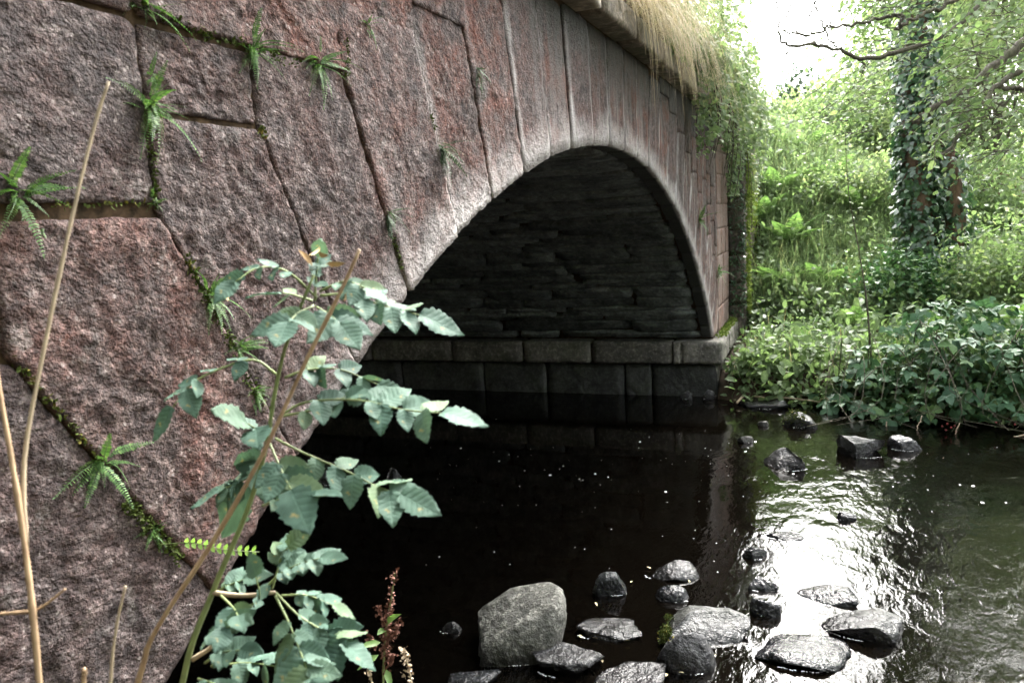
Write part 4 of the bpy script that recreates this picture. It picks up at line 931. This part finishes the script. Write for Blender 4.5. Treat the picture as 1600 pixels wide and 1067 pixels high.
# hart's tongue at the foot of the wing wall
def strap_plant(px, py, X, n, L, label, seed):
    p = PX(px, py, X); p[2] = gz(X, p[1]) + .02; r = np.random.default_rng(seed); root = thing('strap_fern', label, 'fern', p, 'strap-leaved ferns by the wing wall')
    for k in range(n):
        a = r.uniform(0, 2*math.pi); V, Fs, T = blades(p[None], np.array([[math.cos(a), math.sin(a), 1.2]]), L*r.uniform(.7, 1.1), .06, 1.9, 7, r); part('leaf', V, Fs, M_IVY, root, tone=T*.5 + .5)
strap_plant(1205, 480, 11.6, 10, .5, 'glossy strap-leaved fern at the foot of the wing wall', 1); strap_plant(1245, 470, 12.0, 9, .45, 'glossy strap-leaved fern right of the other one', 2)

# ------------------------------------------------------------------ bramble over the water
r = np.random.default_rng(80)
bc = PX(1510, 610, 9.0); bram = thing('bramble_bush', 'dark bramble bush with red berries overhanging the water at right', 'shrub', (9.1, bc[1], .1))
V3 = []; F3 = []
for k, a in enumerate((0, 1.25, -1.25)):
    V, Fs, T = leaves(np.array([[.12, 0, 0]]), np.array([[math.cos(a), math.sin(a), -.15]]), np.array([[0, 0, 1.0]]), .62 if k == 0 else .52, .42, 'oval'); F3.append(Fs + 8*k); V3.append(V)
TRI = tmesh('leaf', np.concatenate(V3), np.concatenate(F3), M_BRAMB)
def bram_pt(n):
    u = unit(r.normal(size=(n, 3))); u[:, 0] = -np.abs(u[:, 0])*.9; u[:, 2] = np.abs(u[:, 2])*1.1 - .12
    return u
mid = np.array([9.35, bc[1], .15]); rad = np.array([1.0, 1.35, 1.0])
u = bram_pt(270)
for v in u:
    p = mid + v*rad*r.uniform(.86, 1.06); p[2] -= .25*max(0, p[1] - bc[1] - .3)*1.2; p[2] = max(p[2], .05 + r.random()*.1)
    inst('leaf', TRI, mat_from(p, v*[1, 1, .2] + r.normal(size=3)*.5 + [0, 0, -.3], v*.5 + [-.2, 0, .9] + r.normal(size=3)*.3, r.uniform(.13, .24)), bram)
n = 2600; u = bram_pt(n); P = mid + u*rad*(r.random(n)**.5*.95)[:, None]; P[:, 2] -= .3*np.clip(P[:, 1] - bc[1] - .3, 0, 9); P[:, 2] = np.maximum(P[:, 2], .04)
sz = r.uniform(.06, .12, n); V, Fs, T = leaves(P, rnd_dirs(n, r, -.2), unit(u*.4 + r.normal(size=(n, 3))*.4 + [-.1, 0, .8]), sz, sz*.65, 'oval', r); part('foliage', V, Fs, M_DARKLEAF, bram, tone=T, kind='stuff')
mb = MB()
for k in range(34):
    y = bc[1] + r.uniform(-1.2, 1.2); q = smooth_path([(9.3, y, .15), (8.9 + r.normal()*.1, y + r.normal()*.15, .5 + r.random()*.5), (8.45 + r.normal()*.15, y + r.normal()*.3, .15 + r.random()*.3), (8.25 + r.normal()*.15, y + r.normal()*.4, .04 + r.random()*.1)], 14)
    mb.add(*tube(q, np.linspace(.006, .002, len(q)), 5))
V, Fq, T = mb.get(); part('canes', V, Fq, M_TWIG, bram)
IV, IF = ICO[2]
for (a, b) in [(1480, 662), (1486, 668), (1478, 672), (1492, 665), (1494, 674), (1556, 660), (1586, 663), (1472, 666)]:
    p = PX(a, b, 8.30); s = .010; part('berry', p + IV*s, IF, M_BERRY, bram, smooth=True)

# thin sapling, dead twigs, brush pile
sap = thing('sapling', 'single thin dark sapling stem rising from the bank before the ivy tree', 'tree', PX(1367, 625, 9.3))
q = smooth_path([PX(1368, 640, 9.3), PX(1362, 570, 9.32), PX(1354, 470, 9.4), PX(1340, 380, 9.45), PX(1326, 300, 9.5), PX(1320, 205, 9.5)], 24); V, Fq = tube(q, np.linspace(.012, .003, len(q)), 6, .2); part('stem', V, Fq, M_TWIG, sap, smooth=True)
r = np.random.default_rng(90); P = q[14:][r.integers(0, len(q) - 14, 34)] + r.normal(size=(34, 3))*[.02, .05, .03]; V, Fs, T = leaves(P, rnd_dirs(34, r, .2), unit(r.normal(size=(34, 3))*.5 + [0, 0, 1]), .075, .045, 'oval', r); part('leaves', V, Fs, M_BUSH2, sap, tone=T)
def dead(label, paths, name='dead_branch', mat=M_GREYSTEM):
    root = thing(name, label, 'branch', paths[0][0][0])
    for pts, a, b in paths:
        q = smooth_path(pts, 16); q = q + r.normal(size=q.shape)*.006; V, Fq = tube(q, np.linspace(a, b, len(q)), 6, .2); part('limb', V, Fq, mat, root, smooth=True)
zz = lambda px, py, h=.05: Zp(px, py, h)
dead('bleached dead branch lying along the waterline near the abutment', [([zz(1152, 628), zz(1165, 617, .07), zz(1200, 622, .08), zz(1245, 622, .08), zz(1285, 630, .06), zz(1300, 640, .03)], .014, .006), ([zz(1245, 622, .08), zz(1270, 612, .12), zz(1298, 612, .15)], .007, .003), ([zz(1275, 628, .06), zz(1290, 622, .12), zz(1296, 638, .02)], .007, .003), ([zz(1165, 617, .07), zz(1158, 608, .12)], .008, .004)])
dead('thin dead twigs leaning from the bramble into the water', [([PX(1500, 660, 8.3), PX(1480, 700, 8.2), zz(1473, 716, 0)], .006, .003), ([PX(1600, 680, 8.3), PX(1540, 690, 8.25), PX(1490, 690, 8.2), PX(1440, 700, 8.2)], .007, .003), ([PX(1385, 660, 8.5), PX(1386, 690, 8.4)], .006, .004), ([PX(1440, 650, 8.5), PX(1425, 690, 8.3)], .006, .003)])
y, z = at_px(1515, 16.5, 290); pile = thing('brush_pile', 'heap of brown dead brushwood right of the ivy-clad trunk', 'branches', (16.5, y, z)); mb = MB()
for k in range(170):
    c = np.array([16.5, y, z + .75]) + r.normal(size=3)*[.3, .32, .22]; d = unit(r.normal(size=3)*[1, 1, .4])*r.uniform(.2, .5); mb.add(*tube([c - d, c + r.normal(size=3)*.04, c + d], [.012, .012, .006], 4))
V, Fq, T = mb.get(); part('sticks', V, Fq, M_BARK, pile, kind='stuff')
V, Fq = ICO[4]; V = V*[.55, .6, .5]*(1 + .15*fbm(V, 2, 3, 2)[:, None]) + [16.5, y, z + .45]; part('litter_mound', V, Fq, M_SOIL, pile, smooth=True)

# ------------------------------------------------------------------ ivy and grass on the parapet
r = np.random.default_rng(100)
ivy = thing('parapet_ivy', 'ivy and climbers heaped over the parapet and hanging at the far end', 'ivy', (9.2, -.1, 3.4))
S = []
n = 6000; X = r.uniform(6.1, 12.6, n); hgt = np.interp(X, [6.6, 7.4, 9, 11, 12.6], [.9, 1.3, 1.1, .5, .15]); ofs = np.interp(X, [6.6, 7.5, 9.5, 12.6], [.15, .32, .40, .38])
Y = -.08 - ofs*(r.random(n)**.8) + np.where(r.random(n) < .3, .35, 0); Z = 3.42 + hgt*r.random(n)**1.2; Pn = .5 + .5*fbm(np.stack([X, Y, Z], -1), 2.2, 2, 3)
k = r.random(n) < Pn*1.5; P = np.stack([X, Y, Z], -1)[k]; S.append((P, .06))
n = 3900; X = 6.4 + 6.0*r.random(n)**.9; low = np.interp(X, [7, 8.2, 9.5, 10.6, 11.6, 12.4], [3.25, 3.05, 2.8, 2.55, 2.3, 1.9]); sd3 = .5 + .5*fbm(np.stack([X*3.2, 0*X, 0*X], -1), 1, 3, 8); low = np.minimum(low + 1.1*(1 - sd3) - .25, 3.4)
Z = 3.5 - (3.5 - low)*r.random(n)**1.1; Y = -.08 - .36*r.random(n)**1.3*np.clip((Z - 2.0)/1.4, .15, 1) - np.where(X > 11.4, .16, 0); S.append((np.stack([X, Y, Z], -1), .058))
sets = []
for P, s in S:
    m = len(P); sz = s*r.uniform(.6, 1.3, m); sets.append(leaves(P, unit(r.normal(size=(m, 3))*.6 + [-.1, -.6, -.7]), unit(r.normal(size=(m, 3))*.4 + [-.45, -.7, .6]), sz, sz*.85, 'ivy', r, np.clip(r.random(m)*.6 + .35 + .2*fbm(P, 2, 2, 6), 0, 1)))
V, Fs, T = join(*sets); part('leaves', V, Fs, M_BUSH, ivy, tone=T, kind='stuff')
n = 1900; X = r.uniform(5.2, 12.6, n); P = np.stack([X, -.05 - .35*r.random(n), np.full(n, 3.5) + r.random(n)*.7], -1); V, Fs, T = blades(P, rnd_dirs(n, r, .6, np.array([-.2, -.5, 0])), r.uniform(.2, .5, n), .006, r.uniform(.8, 2.4, n), 4, r); part('grass_blades', V, Fs, M_GRASS, ivy, tone=T, kind='stuff')
mb = MB()
for k in range(26):
    x = r.uniform(8.2, 12.2); l = np.interp(x, [8, 10, 12], [2.7, 2.2, 1.3]) + r.random()*.6; q = smooth_path([(x, -.16, 3.45), (x + r.normal()*.1, -.17 - r.random()*.12, (3.4 + l)/2), (x + r.normal()*.15, -.13 - (.14 if x > 11.3 else 0), l)], 10); mb.add(*tube(q, np.linspace(.007, .003, len(q)), 5))
V, Fq, T = mb.get(); part('stems', V, Fq, M_TWIG, ivy)
# straw-coloured grass hanging over the string course
n = 1350; X = np.where(r.random(n) < .86, 4.6 + 1.85*r.beta(1.5, 1.3, n), r.uniform(6.4, 9.0, n)); P = np.stack([X, -.06 - .12*r.random(n), 3.41 + .30*r.random(n)**1.5*np.interp(X, [4.7, 5.4, 6.8, 7.5], [.3, 1, 1.2, .5])], -1)
D = unit(np.stack([r.normal(size=n)*.45 - .1, -1.0 + r.normal(size=n)*.3, .35 + r.normal(size=n)*.35], -1)); L = .14 + .75*r.random(n)**1.7*np.interp(X, [4.7, 5.3, 6.5, 9.4], [.75, 1.15, 1.15, .9])
X0 = np.round(X*3.2)/3.2; P[:, 0] = X0 + r.normal(size=n)*.07; V, Fs, T = blades(P, D, L, .0036, r.uniform(2.2, 6.0, n), 8, r, r.random(n)*.85)
o = obj('hanging_grass', V, Fs, M_STRAW, None, tone=T, kind='stuff'); tagm(o, 'straw-coloured dry grass hanging over the edge of the string course', 'grass')
# bright moss on the wing wall
n = 3600; X = 11.44 + 2.2*r.random(n)**1.6; Z = r.uniform(.75, 3.0, n); P = np.stack([X, -.205 - .03*r.random(n) - .04*r.random(n)*(X < 11.6), Z], -1); kk = (.5 + .5*fbm(P*[1, 1, .6], 3.0, 3, 4)) > .46; P = P[kk]; m = len(P)
V, Fs, T = leaves(P, unit(r.normal(size=(m, 3))*.5 + [-.2, -.7, -.6]), rnd_dirs(m, r), r.uniform(.03, .07, m), r.uniform(.015, .03, m), 'dia', r); part('moss', V, Fs, M_MOSSWALL, wing, tone=T, kind='stuff')
n = 900; P = np.stack([11.42 + .08*r.random(n), -.02 - .2*r.random(n), r.uniform(.7, 3.2, n)], -1); V, Fs, T = leaves(P, unit(r.normal(size=(n, 3))*.6 + [-.5, -.3, -.5]), unit(r.normal(size=(n, 3))*.5 + [-.7, -.4, .5]), r.uniform(.03, .06, n), .03, 'ivy', r, r.random(n)*.6); part('creeper', V, Fs, M_IVY, wing, tone=T, kind='stuff')
# moss and weeds on the impost shelf at the corner
n = 420; P = np.stack([r.uniform(9.7, 11.3, n), -.03 - .09*r.random(n), .675 + .03*r.random(n)], -1); V, Fs, T = leaves(P, rnd_dirs(n, r, .8), rnd_dirs(n, r), r.uniform(.02, .05, n), .018, 'dia', r); part('shelf_moss', V, Fs, M_MOSSWALL, bridge, tone=T, kind='stuff')
for (a, b, s, nf, lb) in [(1092, 345, 30, 9, 'small weed on the far pilaster, upper of the three'), (1122, 425, 26, 8, 'small weed on the far pilaster, middle of the three'), (1128, 520, 22, 9, 'small weed on the shelf of the far abutment')]: wall_fern(a, b, s, nf, lb)

# ------------------------------------------------------------------ foam specks and fallen leaves on the water
r = np.random.default_rng(110); pts = [(1040, 768), (950, 745), (1000, 690), (930, 740), (1500, 757), (1520, 759), (1535, 785), (1572, 785), (1290, 757), (1240, 740), (1395, 760), (1450, 765), (1180, 690), (1165, 705), (780, 720), (820, 735), (860, 742), (880, 728), (905, 748), (700, 640), (775, 655), (720, 700)]
mb = MB()
def speck(px, py, s):
    c = Zp(px, py, .004); k = 7; th = np.arange(k)/k*6.283 + r.random(); rd = s*r.uniform(.5, 1.2, k); V = np.stack([c[0] + rd*np.cos(th), c[1] + rd*np.sin(th)*.8, np.full(k, .004)], -1); T_ = V*[1, 1, 1] + [0, 0, s*.15]; T_[:, :2] = c[:2] + (T_[:, :2] - c[:2])*.6
    mb.add(np.r_[V, T_], [(i, (i + 1) % k, k + (i + 1) % k, k + i) for i in range(k)] + [tuple(range(k, 2*k))])
for a, b in pts: speck(a, b, r.uniform(.008, .018))
for k in range(60): speck(r.uniform(700, 1560), r.uniform(690, 800), r.uniform(.003, .007))
for k in range(40): speck(r.uniform(560, 1150), r.uniform(640, 900), r.uniform(.003, .009))
for cen, a_, b_, w in RIM:                                          # thin broken foam lines where the water meets the stones
    th0 = r.uniform(-2.9, -1.2); span_ = r.uniform(.3, 1.3)
    for th in np.arange(th0, th0 + span_, .012/max(w, .05)):
        if r.random() < .7:
            q = cen + a_*math.cos(th)*1.0 + b_*math.sin(th)*1.0 + r.normal(size=3)*.003; k = 5; t5 = np.arange(k)/k*6.283; s5 = r.uniform(.002, .0055)
            mb.add(np.stack([q[0] + s5*np.cos(t5), q[1] + s5*np.sin(t5), np.full(k, .005)], -1), [tuple(range(k))])
V, Fq, T = mb.get(); o = obj('foam_specks', V, Fq, M_FOAM, None, kind='stuff'); tagm(o, 'white foam specks drifting on the dark water', 'foam')
FL = [(1300, 1040, 'yellow leaf lying on the low broad wet slab'), (935, 998, 'pale leaf at the right end of the long low stone'), (907, 996, 'pale leaf at the left end of the long low stone'), (985, 1000, 'pale leaf under the right tip of the long low stone'),
      (1060, 1050, 'pale leaf at the foot of the round mottled boulder, right of another'), (1040, 1056, 'pale leaf at the foot of the round mottled boulder, left of another'), (1118, 1022, 'pale leaf between the round mottled boulder and the wet slab'), (940, 1030, 'pale leaf at the right tip of the dark angular boulder'),
      (930, 940, 'pale leaf left of the dark pointed boulder'), (985, 910, 'pale leaf right of the dark pointed boulder'), (960, 925, 'pale leaf in front of the dark pointed boulder'), (1075, 905, 'pale leaf at the right of the pale-topped flat boulder'), (1010, 885, 'pale leaf at the left of the pale-topped flat boulder'),
      (1395, 990, 'rightmost pale leaf at the foot of the craggy boulder'), (1385, 997, 'lowest pale leaf at the foot of the craggy boulder'), (1376, 986, 'leftmost pale leaf at the foot of the craggy boulder'), (870, 1005, 'yellow leaf caught between the largest boulder and the dark angular one'), (850, 1018, 'brownish leaf on the seam below the largest boulder'), (1200, 1020, 'small pale leaf left of the low broad wet slab')]
for a, b, lb in FL:
    p = Zp(a, b, .012 if b < 1000 else .02); V, Fs, T = leaves(p[None], unit(r.normal(size=(1, 3))*[1, 1, .15]), np.array([[0, 0, 1.0]]) + r.normal(size=(1, 3))*.3, .035, .016, 'oval', r)
    o = obj('fallen_leaf', V, Fs, M_FALLEN); tagm(o, lb, 'leaf', 'fallen leaves among the boulders')
